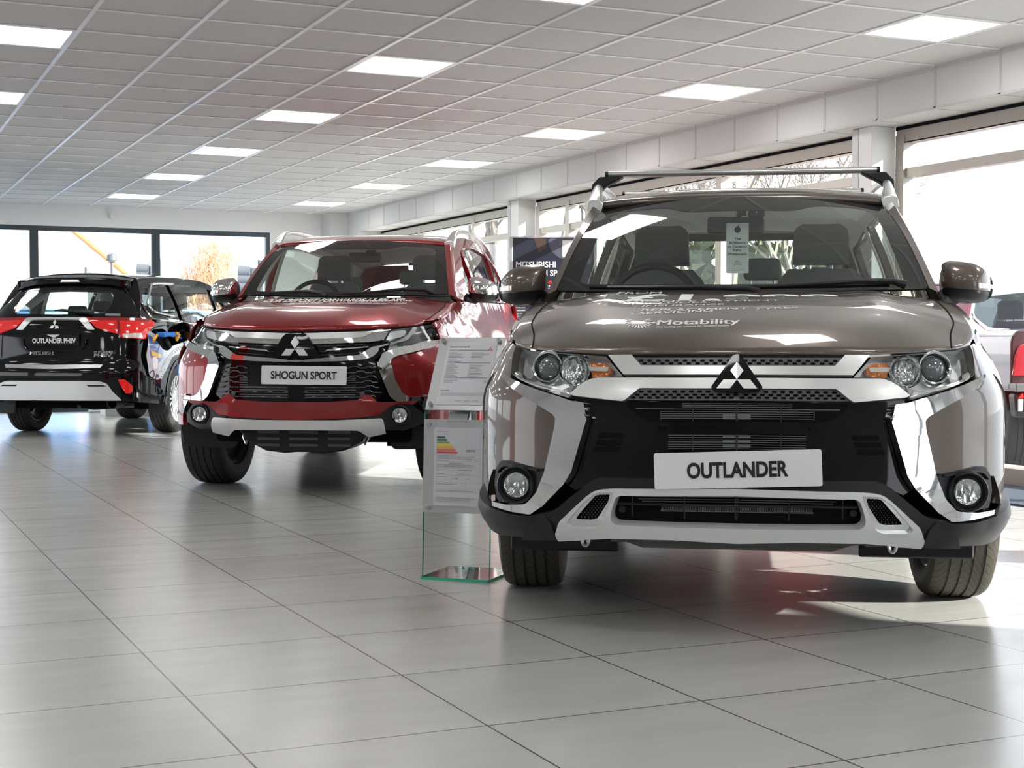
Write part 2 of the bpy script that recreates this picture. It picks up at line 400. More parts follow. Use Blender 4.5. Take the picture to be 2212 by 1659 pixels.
def grid(name, m, parent, fn, nu, nv, u=(0, 1), v=(0, 1), th=0, flip=False, **k):
    """a surface sampled on a regular grid"""
    a, b = np.meshgrid(np.linspace(*u, nu), np.linspace(*v, nv)); P = fn(np.stack([a.ravel(), b.ravel()], -1)); f = []
    for j in range(nv - 1):
        for i in range(nu - 1):
            q = (j * nu + i, j * nu + i + 1, (j + 1) * nu + i + 1, (j + 1) * nu + i); f.append(q[::-1] if flip else q)
    o = ob(name, P, f, m, parent, **k)
    if th: s = o.modifiers.new('solid', 'SOLIDIFY'); s.thickness = th; s.offset = -1
    return o
_fc = {}
def txt(name, s, m, parent, place, w=None, h=None, bold=0.0, depth=.0008, squeeze=1.0, fit='w', align='l', shear=0.0):
    """lettering: place(x, y, d) puts text-plane coordinates (origin at the left end of the baseline) into the parent's space"""
    hasm = 'M' in s and bold > 0; bsave = bold; bold = 0 if hasm else bold
    cu = bpy.data.curves.new('t', 'FONT'); cu.body = s; cu.size = 1; cu.offset = bold; cu.extrude = 0.0; cu.shear = shear
    to = bpy.data.objects.new('t', cu); me = to.to_mesh()
    V = np.array([tuple(q.co) for q in me.vertices]); F = [tuple(p.vertices) for p in me.polygons]
    to.to_mesh_clear(); bpy.data.objects.remove(to); bpy.data.curves.remove(cu)
    if not len(V): return None
    if hasm:                                  # widen the strokes with a second, slightly shifted copy
        k = len(V); V = np.vstack([V - [bsave, 0, 0], V + [bsave, 0, 0]]); F = F + [tuple(i + k for i in f) for f in F]
    lo, hi = V.min(0), V.max(0); hh = h / 0.729 if h else None
    V[:, 0] -= lo[0]; tw = hi[0] - lo[0]
    sx = (w / tw) if w else hh * squeeze
    sy = hh if hh else sx / squeeze
    V[:, 0] *= sx; V[:, 1] *= sy
    if align == 'c': V[:, 0] -= tw * sx / 2
    if align == 'r': V[:, 0] -= tw * sx
    P = np.array([place(q[0], q[1], depth) for q in V])
    return ob(name, P, F, m, parent, smooth=False)
def plane_place(o, ex, ey, nz):
    o, ex, ey, nz = map(lambda q: np.array(q, float), (o, ex, ey, nz))
    return lambda x, y, d: o + ex * x + ey * y + nz * d
# ------------------------------------------------------------------ the showroom
CZ = 2.746                       # ceiling
GX = [1.3173 + 0.6 * a for a in range(-14, 9)]
GY = [8.4097 + 0.6 * b for b in range(-22, 21)]
X0, X1, Y0, Y1 = -7.2, 6.605, -5.2, 20.55
RX = 6.93                        # inner face of the right-hand glazing
box('floor', 'floor', None, X0, RX + .12, Y0, Y1 + .1, -0.1, 0.0, kind='structure')
box('ground', 'asphalt', None, -60, 90, -40, 120, -0.4, -0.13, kind='structure')
# ceiling with openings for the light panels
cells = [(a, b) for a in (-9, -5, -1, 3, 7) for b in range(-19, 20, 4) if (a, b)]
def cell(a, b): return 1.3173 + .6 * a, 8.4097 + .6 * b      # lower-left corner; b rows 4k+1
lights = [(a, b) for a in (-9, -5, -1, 3, 7) for b in (-19, -15, -11, -7, -3, 1, 5, 9, 13, 17)]
mb = MB()
xs = [X0] + GX + [X1]; ys = [Y0] + GY + [Y1]
lset = {(round(cell(a, b)[0], 2), round(cell(a, b)[1], 2)) for a, b in lights}
for i in range(len(xs) - 1):
    for j in range(len(ys) - 1):
        if (round(xs[i], 2), round(ys[j], 2)) in lset: continue
        mb.add([(xs[i], ys[j], CZ + .006), (xs[i + 1], ys[j], CZ + .006), (xs[i + 1], ys[j + 1], CZ + .006), (xs[i], ys[j + 1], CZ + .006)], [(0, 3, 2, 1)])
mb.box(X0, RX + .3, Y0, Y1 + .3, CZ + .16, CZ + .3)
mb.build('ceiling', 'ctile', fix=False, smooth=False, kind='structure')
mb = MB(); T = .012
for x in GX: mb.box(x - T, x + T, Y0, Y1, CZ - .002, CZ + .005)
for y in GY: mb.box(X0, X1, y - T * .72, y + T * .72, CZ - .001, CZ + .0045)
mb.build('trim_1', 'tee', smooth=False, kind='structure')
def ceiling_light(a, b, label, vis=True):
    x, y = cell(a, b)
    t = empty('ceiling_light', (x + .3, y + .3, CZ), label=label, cat='light', group='square light panels in the ceiling grid')
    mb = MB()
    for q in ((-.288, .288, -.288, -.27), (-.288, .288, .27, .288), (-.288, -.27, -.27, .27), (.27, .288, -.27, .27)): mb.box(*q, -.001, .03)
    mb.build('frame', 'tee', t, smooth=False)
    box('diffuser', 'lightp', t, -.27, .27, -.27, .27, .006, .02, smooth=False)
names = {(-1, 1): 'bright light panel cut off at the upper left edge of the photo', (-1, 5): 'sliver of a light panel at the left edge, below the larger one',
 (3, -3): 'bright light panel just cut off by the top edge of the photo', (3, 1): 'largest fully seen light panel of the middle row, high above the red car',
 (3, 5): 'second light panel of the middle row, above the end windows', (3, 9): 'third light panel of the middle row, smaller and further back',
 (3, 13): 'fourth light panel of the middle row, near the far end', (3, 17): 'smallest and furthest light panel of the middle row, by the end wall sensor',
 (7, -3): 'big bright light panel at the upper right next to the bulkhead', (7, 1): 'second light panel of the right hand row, above the roof bars',
 (7, 5): 'third light panel of the right hand row, above the poster stand side', (7, 9): 'fourth light panel of the right hand row, halfway along the bulkhead',
 (7, 13): 'fifth light panel of the right hand row, close to the far corner', (7, 17): 'furthest light panel of the right hand row, above the red car roof'}
for a, b in lights:
    if (a, b) == (3, -3) or (a, b) == (7, -3) or True:
        ceiling_light(a, b, names.get((a, b), 'square light panel outside the photo, behind or beside the camera'))
# bulkhead along the right side, with cover joints
mb = MB(); mb.box(X1, X1 + .06, Y0, 19.6, 2.466, CZ + .1); mb.box(X1 + .06, RX + .25, Y0, 19.6, 2.466, 2.53)
mb.box(X1, RX + .2, 19.6, Y1, 0, CZ + .1); mb.box(6.34, X1, 20.1, Y1, 0, CZ + .01)
mb.build('wall_bulkhead', 'panel', smooth=False, kind='structure')
mb = MB()
for y in GY:
    if y < 19.6: mb.box(X1 - .004, X1, y - .011, y + .011, 2.47, CZ - .002)
mb.box(X1 - .003, X1, Y0, 19.6, CZ - .03, CZ - .012); mb.box(X1 - .004, X1 + .02, Y0, 19.6, 2.462, 2.478)
for k in range(-8, 34): mb.box(X1 + .03, RX + .05, 8.4097 + .6 * (k - 14) - .006, 8.4097 + .6 * (k - 14) + .006, 2.4625, 2.466)
mb.build('trim_2', mat('joint_strip', (.56, .56, .55), .5), smooth=False, kind='structure')
# end wall with three big windows
ZT, ZB = 2.452, 0.06
mb = MB()
mb.box(X0 - .2, RX + .3, Y1, Y1 + .25, ZT + .02, CZ + .2); mb.box(5.60, RX + .3, Y1, Y1 + .25, -.1, ZT + .02)
mb.box(X0 - .2, -6.6, Y1, Y1 + .25, -.1, ZT + .02)
mb.build('wall_end', 'wall', smooth=False, kind='structure')
def window(n, x0, x1, l):
    w = empty('window_%d' % n, (0, 0, 0), kind='structure')
    mb = MB(); f = .055
    for q in ((x0, x1, ZT - f * .8, ZT + .02), (x0, x1, -.02, ZB)): mb.box(q[0], q[1], Y1 + .0, Y1 + .09, q[2], q[3])
    mb.box(x0, x0 + f, Y1, Y1 + .09, ZB, ZT - f * .8); mb.box(x1 - f, x1, Y1, Y1 + .09, ZB, ZT - f * .8)
    mb.build('window_frame', 'tealframe', w, smooth=False)
    box('pane', 'window', w, x0 + f, x1 - f, Y1 + .04, Y1 + .05, ZB, ZT - f * .8, smooth=False)
window(1, 4.01, 5.60, ''); window(2, 2.415, 4.01, ''); window(3, .82, 2.415, ''); window(4, -.78, .82, ''); window(5, -2.4, -.78, ''); window(6, -4.4, -2.4, ''); window(7, -6.6, -4.4, '')
# alarm sensor on the end wall
s = empty('motion_sensor', (3.41, Y1, 2.66), label='small white ceiling sensor hanging on a short stem above the end windows', cat='sensor')
MB().tube([(0, -.03, .08), (0, -.03, .0)], .006).build('stem', 'white', s)
MB().lathe([(-.07, .001), (-.062, .022), (-.03, .034), (0, .03), (.004, .001)], (0, -.03, -.01), 'z', 20).build('head', 'white', s)
# back and left walls of the showroom, behind and beside the photographer
wl_ = mat('back_wall', (.72, .72, .72), .7)
mb = MB(); mb.box(X0 - .2, X0, Y0, Y1, 0, .5); mb.box(X0 - .2, X0, Y0, Y1, 2.4, CZ + .2)
mb.box(X0 - .2, X0, Y0, 6.0, .5, 2.4)
for y in (6.0, 10.5, 15.5, 20.1): mb.box(X0 - .2, X0, y, y + .5, .5, 2.4)  # unseen window openings between these piers, added for daylight and chrome reflections
mb.build('wall_left', wl_, smooth=False, kind='structure')
mb = MB(); mb.box(X0 - .2, 3.4, Y0 - .2, Y0, 0, CZ + .2); mb.box(3.4, RX + .3, Y0 - .2, Y0, 2.4, CZ + .2); mb.box(3.4, RX + .3, Y0 - .2, Y0, 0, .12); mb.box(5.1, 5.25, Y0 - .2, Y0, .12, 2.4); mb.box(6.6, RX + .3, Y0 - .2, Y0, .12, 2.4)  # unseen opening at the right end, added to brighten the chrome
mb.build('wall_back', mat('dark_back_wall', (.42, .42, .42), .7), smooth=False, kind='structure')
# right-hand glazed wall
mb = MB()
mb.box(RX, RX + .25, Y0, 0.16, 0, 2.53)
mb.box(RX, RX + .25, 19.9, Y1 + .1, 0, 2.53)
mb.build('wall_right', 'wall', smooth=False, kind='structure')
def pillar(y0, y1, label):
    t = empty('column', (RX - .1, (y0 + y1) / 2, 0), label=label, cat='column'); h = (y1 - y0) / 2
    box('shaft', 'white', t, -.11, .10, -h, h, 0, 2.466, bev=.006)
    box('side_channel', 'panel', t, -.115, -.03, h, h + .07, 0, 2.46, bev=.003)
pillar(8.61, 8.76, 'white boxed column behind the roof bars at the right')
pillar(14.62, 14.82, 'white boxed column behind the black poster stand, between the windows')
pillar(2.70, 2.86, 'white boxed column beyond the right edge of the photo')
def glazing(n, y0, y1, mull, fr='cream', trans=(2.10, 2.165), head=2.345):
    w = empty('window_%d' % n, (0, 0, 0), kind='structure')
    mb = MB()
    mb.box(RX, RX + .10, y0, y1, head, 2.466); mb.box(RX - .03, RX + .12, y0, y1, 0, .115)
    mb.box(RX + .01, RX + .09, y0, y1, trans[0], trans[1])
    for a in (y0, *mull, y1 - .09): mb.box(RX - .01, RX + .10, a, a + .09, .1, 2.40)
    mb.build('window_frame', fr, w, smooth=False)
    mb = MB(); mb.box(RX - .008, RX + .0, y0, y1, 2.440, 2.462); mb.box(RX - .004, RX, y0, y1, head - .002, head + .006)
    mb.build('seal', 'dark', w, smooth=False)
    box('pane', 'window', w, RX + .045, RX + .053, y0 + .05, y1 - .05, .115, head, smooth=False)
glazing(8, 0.16, 2.70, [], 'alframe'); glazing(9, 2.86, 8.60, [5.9], 'alframe'); glazing(10, 8.84, 13.35, [10.9], 'cream')
glazing(11, 13.35, 14.60, [13.8], 'cream'); glazing(12, 14.9, 19.9, [16.3, 18.1], 'cream')
box('entrance_mat', 'carpet', None, 6.1, 6.88, 5.9, 9.9, 0.0, .012, label='blue grey carpet mat strip along the foot of the right hand window', cat='mat')
box('kerb', 'kerb', None, 7.25, 7.9, 0.5, 24, -.13, .03, kind='structure', bev=.02)
# low white plinth seen under the dark plug-in car
box('display_plinth', 'panel', None, 3.1, 4.2, 19.2, 19.6, 0, .12, label='low pale plinth on the floor under the dark plug-in car', cat='plinth', bev=.004)
# red display totem standing left of the camera; the photo shows it mirrored in the brown car's corner
tt = empty('display_totem', (-1.9, 7.4, 0), math.radians(-68), label='tall red display totem outside the photo, mirrored in the brown SUV corner', cat='totem')
box('board', mat('red_totem', (.70, .03, .02), .3), tt, -.42, .42, -.03, .03, .04, 2.15, bev=.01)
box('foot', 'alu', tt, -.45, .45, -.2, .2, 0, .04)
# ------------------------------------------------------------------ generic five-door SUV body
def tab(*kv):
    a = np.array(kv, float); P = np.array(cat(a, 10)); return lambda y: np.interp(y, P[:, 0], P[:, 1])
class Suv:
    """all dimensions in the car's own axes (metres)"""
    def __init__(s, d): s.__dict__.update(d)
    def G(s, P):                       # flank: parameters (y, z)
        y, z = P[:, 0], P[:, 1]; zb, xb, ze, xr, w = s.zb(y), s.xb(y), s.ze(y), s.xr(y), s.w(y)
        t = np.clip((z - zb) / np.maximum(ze - zb, .05), 0, 1.3)
        up = xb - .012 + (xr - xb + .012) * (.62 * t + .38 * t * t)
        u = np.clip((zb - z) / s.roll, 0, 1); lo = xb + (w - xb) * (1 - (1 - u) ** s.rollp) - np.clip(.46 - z, 0, 1) ** 2 * .5
        lo = lo - .02 * np.exp(-((z - (zb - s.crease)) / .045) ** 2) * (u > .05)
        return np.stack([np.where(z >= zb, up, lo), y, z], -1)
    def H(s, P):                       # bonnet: parameters (a across -1..1, b front..back 0..1)
        a, b = P[:, 0], P[:, 1]; aa = abs(a)
        yf = s.hood_f(aa); yr = s.hood_r(aa); y = yf + (yr - yf) * b
        xe, zedge = s.xb(y), s.zb(y); zc = s.hood_z(y)
        # the outer part rises into the wing, the middle stays nearly flat with a soft step
        k = aa ** s.hood_n; z = zc + (zedge - zc) * k
        z = z + s.hood_bulge * np.exp(-((aa - .62) / .10) ** 2) * np.clip(b * 1.6, 0, 1)
        X = np.stack([a * xe, y, z], -1)
        if s.front_edge is not None:
            e = s.front_edge; E = np.stack([np.sign(a) * np.interp(aa, e[:, 0], e[:, 1]), np.interp(aa, e[:, 0], e[:, 2]), np.interp(aa, e[:, 0], e[:, 3])], -1)
            X0 = s.H0(np.stack([a, 0 * b], -1)); wgt = np.clip(1 - b / s.blend, 0, 1)[:, None] ** 2.0
            X = X + (E - X0) * wgt
        return X
    def H0(s, P):
        fe, s.front_edge = s.front_edge, None; X = s.H(P); s.front_edge = fe; return X
    def set_front(s, T, drop=.0):
        # T: (q, z) along the front face from the middle (q = 0) outwards
        X = s.F(np.array(T)); a = abs(X[:, 0]) / abs(X[-1, 0]); o = np.argsort(a); X = X[o]; a = a[o]
        s.front_edge = np.column_stack([a, abs(X[:, 0]), X[:, 1] + .004, X[:, 2] + drop])
    front_edge = None; blend = .30
    def WS(s, P):                      # windscreen: (a -1..1, b 0..1 upward)
        a, b = P[:, 0], P[:, 1]; (yb0, yb1, zb0, zb1, xb_), (yt0, yt1, zt0, zt1, xt_) = s.ws
        y0 = yb0 + (yb1 - yb0) * a * a; z0 = zb0 + (zb1 - zb0) * a * a; y1 = yt0 + (yt1 - yt0) * a * a; z1 = zt0 + (zt1 - zt0) * a * a
        bow = .035 * np.sin(np.pi * np.clip(b, 0, 1))
        return np.stack([a * (xb_ + (xt_ - xb_) * b), y0 + (y1 - y0) * b - bow * .6, z0 + (z1 - z0) * b + bow * .8], -1)
    def R(s, P):                       # roof: (a, b)
        a, b = P[:, 0], P[:, 1]; yt0, yt1 = s.ws[1][0], s.ws[1][1]; yf = yt0 + (yt1 - yt0) * a * a
        y = yf + (s.roof_end - yf) * b; ze = s.ze(y); zc = s.zr(y)
        fr = np.clip(1 - b * 6, 0, 1)
        z = zc + (ze - zc) * abs(a) ** 2.6
        return np.stack([a * (s.xr(y)), y, z], -1)
    def F(s, P):                       # front face wrapping round to the wheel arch: (arc length, z)
        q, z = P[:, 0], P[:, 1]; aq = abs(q)
        x = np.interp(aq, s.pl[:, 0], s.pl[:, 1]); y = np.interp(aq, s.pl[:, 0], s.pl[:, 2])
        return np.stack([np.sign(q) * x * s.fw(z), y + s.fd(z), z], -1)
    def B(s, P):                       # rear face: (arc length, z)
        q, z = P[:, 0], P[:, 1]; aq = abs(q)
        x = np.interp(aq, s.plr[:, 0], s.plr[:, 1]); y = np.interp(aq, s.plr[:, 0], s.plr[:, 2])
        return np.stack([np.sign(q) * x * s.bw(z), y + s.bd(z), z], -1)
def plan(*pts):
    P = np.array(cat(pts, 14)); d = np.r_[0, np.cumsum(np.linalg.norm(np.diff(P, axis=0), axis=1))]; return np.column_stack([d, P])
def arc(cy, r, a0, a1, n=22, cz=.35): return [(cy + r * math.cos(t), cz + r * math.sin(t)) for t in np.linspace(a0, a1, n)]

outl = dict(tail0=3.42, 
    zb=tab((-1.2, .84), (-.6, .925), (-.45, .965), (-.2, 1.025), (.1, 1.075), (.4, 1.09), (1.5, 1.11), (2.6, 1.14), (3.2, 1.16), (3.9, 1.17)),
    xb=tab((-1.2, .74), (-.6, .765), (-.4, .80), (0, .795), (.25, .775), (.6, .80), (1.2, .83), (2.6, .835), (3.2, .80), (3.9, .68)),
    ze=tab((.1, 1.2), (.5, 1.40), (.75, 1.505), (1.1, 1.575), (1.6, 1.612), (2.3, 1.61), (3.0, 1.575), (3.5, 1.53), (4, 1.50)),
    zr=tab((.1, 1.2), (.6, 1.50), (.74, 1.545), (1.0, 1.605), (1.5, 1.650), (2.1, 1.660), (3.0, 1.63), (3.6, 1.58), (4, 1.55)),
    xr=tab((.1, .66), (.6, .635), (.85, .635), (1.5, .66), (2.4, .655), (3.2, .62), (3.7, .60)),
    w=tab((-1, .87), (-.6, .885), (-.3, .902), (.3, .905), (1.3, .898), (2.4, .905), (3.1, .895), (3.5, .86), (3.9, .80)), roll=.27, crease=.07, rollp=1.8,
    hood_f=lambda a: np.interp(a, (0, .4, .7, .85, 1), (-.915, -.885, -.79, -.71, -.53)), hood_r=lambda a: -.03 + .24 * a ** 2.2,
    hood_z=tab((-1, .905), (-.92, .915), (-.8, .975), (-.6, 1.025), (-.4, 1.068), (-.2, 1.10), (0, 1.122), (.3, 1.135)), hood_n=3.2, hood_bulge=.010,
    nose_drop=lambda b: .022 * np.clip(1 - b / .12, 0, 1) ** 2,
    ws=((-.02, .20, 1.118, 1.135, .715), (.74, .85, 1.548, 1.508, .598)), roof_end=3.14,
    pl=plan((0, -.955), (.25, -.94), (.5, -.885), (.65, -.82), (.76, -.735), (.835, -.63), (.875, -.50), (.892, -.38), (.895, -.30)),
    fw=tab((0, .97), (.3, .985), (.45, 1.0), (.7, 1.005), (.77, .998), (.82, .972), (.895, .935), (.95, .90), (1.1, .84)),
    fd=tab((0, .10), (.25, .05), (.33, .0), (.45, -.02), (.6, -.005), (.75, .005), (.86, .035), (.95, .07), (1.1, .12)),
    plr=plan((0, 3.745), (.3, 3.735), (.55, 3.70), (.70, 3.64), (.80, 3.55), (.86, 3.40), (.885, 3.22), (.895, 3.05)),
    bw=tab((0, .97), (.4, 1.0), (.9, 1.0), (1.05, .985), (1.15, .955), (1.3, .88), (1.5, .775), (1.6, .73)),
    bd=tab((0, -.06), (.3, -.01), (.5, .0), (.66, .0), (.72, -.03), (.9, -.05), (1.1, -.07), (1.17, -.10), (1.3, -.22), (1.5, -.43), (1.62, -.54)))
shog = dict(tail0=3.56, 
    zb=tab((-1.2, .98), (-.6, 1.035), (-.45, 1.06), (-.2, 1.10), (.1, 1.155), (.4, 1.20), (1.5, 1.23), (2.6, 1.25), (3.2, 1.28), (3.9, 1.30)),
    xb=tab((-1.2, .72), (-.6, .745), (-.4, .78), (0, .79), (.25, .775), (.6, .79), (1.2, .815), (2.6, .82), (3.2, .80), (3.9, .70)),
    ze=tab((.1, 1.3), (.5, 1.48), (.9, 1.62), (1.3, 1.695), (1.8, 1.715), (2.4, 1.71), (3.1, 1.67), (3.6, 1.62), (4, 1.58)),
    zr=tab((.1, 1.3), (.6, 1.58), (.85, 1.65), (1.1, 1.70), (1.6, 1.745), (2.2, 1.75), (3.0, 1.72), (3.6, 1.68), (4, 1.64)),
    xr=tab((.1, .66), (.6, .645), (.95, .64), (1.6, .655), (2.4, .65), (3.2, .62), (3.7, .60)),
    w=tab((-1, .87), (-.6, .89), (-.3, .91), (.3, .915), (1.3, .90), (2.4, .915), (3.2, .90), (3.6, .86), (4, .80)), roll=.31, crease=.10, rollp=1.6,
    hood_f=lambda a: np.interp(a, (0, .4, .7, .85, 1), (-.885, -.86, -.78, -.70, -.50)), hood_r=lambda a: .16 + .20 * a ** 2.2,
    hood_z=tab((-1, 1.03), (-.9, 1.045), (-.8, 1.085), (-.6, 1.135), (-.4, 1.168), (-.1, 1.20), (.2, 1.225), (.4, 1.235)), hood_n=3.4, hood_bulge=.016,
    nose_drop=lambda b: .03 * np.clip(1 - b / .14, 0, 1) ** 2,
    ws=((.17, .38, 1.237, 1.257, .715), (.83, .94, 1.655, 1.625, .60)), roof_end=3.62,
    pl=plan((0, -.925), (.25, -.915), (.45, -.88), (.62, -.815), (.74, -.72), (.83, -.60), (.88, -.47), (.903, -.36), (.905, -.28)),
    fw=tab((0, .97), (.3, .985), (.5, 1.0), (.75, 1.003), (.80, .995), (.865, .962), (.925, .92), (1.04, .84), (1.2, .78)),
    fd=tab((0, .14), (.3, .05), (.4, -.01), (.5, -.01), (.6, .0), (.8, .01), (.95, .025), (1.05, .05), (1.2, .10)),
    plr=plan((0, 3.86), (.3, 3.85), (.55, 3.81), (.70, 3.75), (.80, 3.66), (.86, 3.50), (.885, 3.35), (.895, 3.2)),
    bw=tab((0, .97), (.4, 1.0), (.9, 1.0), (1.05, .985), (1.25, .955), (1.4, .88), (1.6, .79), (1.7, .75)),
    bd=tab((0, -.06), (.3, -.01), (.5, .0), (.75, .0), (.8, -.03), (1.0, -.05), (1.2, -.07), (1.3, -.10), (1.5, -.20), (1.7, -.32)))

def qside(S, z, y):
    q = np.linspace(.2, S.plr[-1, 0], 200); P = S.B(np.column_stack([q, np.full(200, z)])); i = int(np.argmin(abs(P[:, 1] - (y + .04)))); return float(q[i])
def tail_outline(S, zlo, qm, ztop):
    zc0, zc1 = float(S.zb(3.3)) - .03, float(S.ze(S.roof_end)) - .01
    yc = lambda z: S.tail0 + (S.roof_end + .02 - S.tail0) * (z - zc0) / (zc1 - zc0)
    R_ = [(qm, zlo), (qm, zc0)] + [(qside(S, z, yc(z)), z) for z in np.linspace(zc0, min(zc1, ztop), 9)] + [(qside(S, zc1, yc(zc1)) - .01, ztop)]
    return np.array(R_ + [(-a, b) for a, b in R_[::-1]])
def tire(parent, x, y, r, w, rimr, out, spokes=10, tm='tyre', steer=0.0, style='multi', name='wheel'):
    """one wheel: tyre, alloy rim with spokes, brake disc; out = +1 when the outer face looks to +x"""
    t = empty(name, (x, y, r)); t.parent = parent; t.rotation_euler = (0, 0, steer)
    h = w / 2; g = .0065
    tp = [(-h * .78, rimr + .002), (-h * .93, rimr + .02), (-h * 1.04, (r + rimr) / 2), (-h * 1.0, r - .035), (-h * .93, r - .014), (-h * .80, r - .004)]
    gr = [(-h * .52, .010), (-h * .17, .010), (h * .17, .010), (h * .52, .010)]
    for c, q in gr: tp += [(c - q / 2, r), (c - q / 2 + .0008, r - g), (c + q / 2 - .0008, r - g), (c + q / 2, r)]
    tp += [(h * .80, r - .004), (h * .93, r - .014), (h * 1.0, r - .035), (h * 1.04, (r + rimr) / 2), (h * .93, rimr + .02), (h * .78, rimr + .002)]
    MB().lathe(tp, (0, 0, 0), 'x', 96).build('tyre', tm, t, ang=30)
    o = out
    rp = [(-o * h * .80, rimr + .012), (-o * h * .82, rimr + .002), (-o * h * .76, rimr - .008), (-o * h * .5, rimr - .030), (o * h * .55, rimr - .036), (o * h * .72, rimr - .010), (o * h * .80, rimr + .012), (o * h * .86, rimr + .006), (o * h * .80, rimr - .018), (o * h * .62, rimr - .04), (-o * h * .4, rimr - .042), (-o * h * .78, rimr - .02)]
    MB().lathe(rp, (0, 0, 0), 'x', 64).build('rim_barrel', 'rim', t)
    mb = MB(); ro = rimr - .02
    for i in range(spokes):
        a = 2 * math.pi * i / spokes
        for s_ in ((-.085, .0) if style == 'multi' else (0,)) if False else (0,):
            c, sn = math.cos(a), math.sin(a); wd0, wd1 = (.011, .013) if style == 'multi' else (.024, .020)
            for q0, q1, w0, w1, d0, d1 in ((.045, ro, wd0, wd1, .48, .78),):
                vs = []
                for q, ww, dd in ((q0, w0, d0), (q1, w1, d1)):
                    for sx in (-1, 1):
                        for dx in (0, -.022):
                            yy, zz = c * q - sn * ww * sx, sn * q + c * ww * sx
                            vs.append((o * (h * dd + dx * (1 if True else 0)), yy, zz))
                mb.add(vs, [(0, 2, 6, 4), (1, 5, 7, 3), (0, 4, 5, 1), (2, 3, 7, 6), (0, 1, 3, 2), (4, 6, 7, 5)])
    mb.build('spokes', 'rim', t, bev=.003)
    MB().lathe([(o * h * .55, .001), (o * h * .58, .03), (o * h * .5, .062), (o * h * .3, .07), (o * h * .3, .001)], (0, 0, 0), 'x', 24).build('hub_cap', 'rim', t)
    MB().lathe([(o * h * .1, .06), (o * h * .1, rimr - .07), (o * h * .22, rimr - .07), (o * h * .22, .06), (-o * h * .3, .06), (-o * h * .3, .10), (o * h * .1, .10)], (0, 0, 0), 'x', 40).build('brake_disc', 'dark', t)
    return t

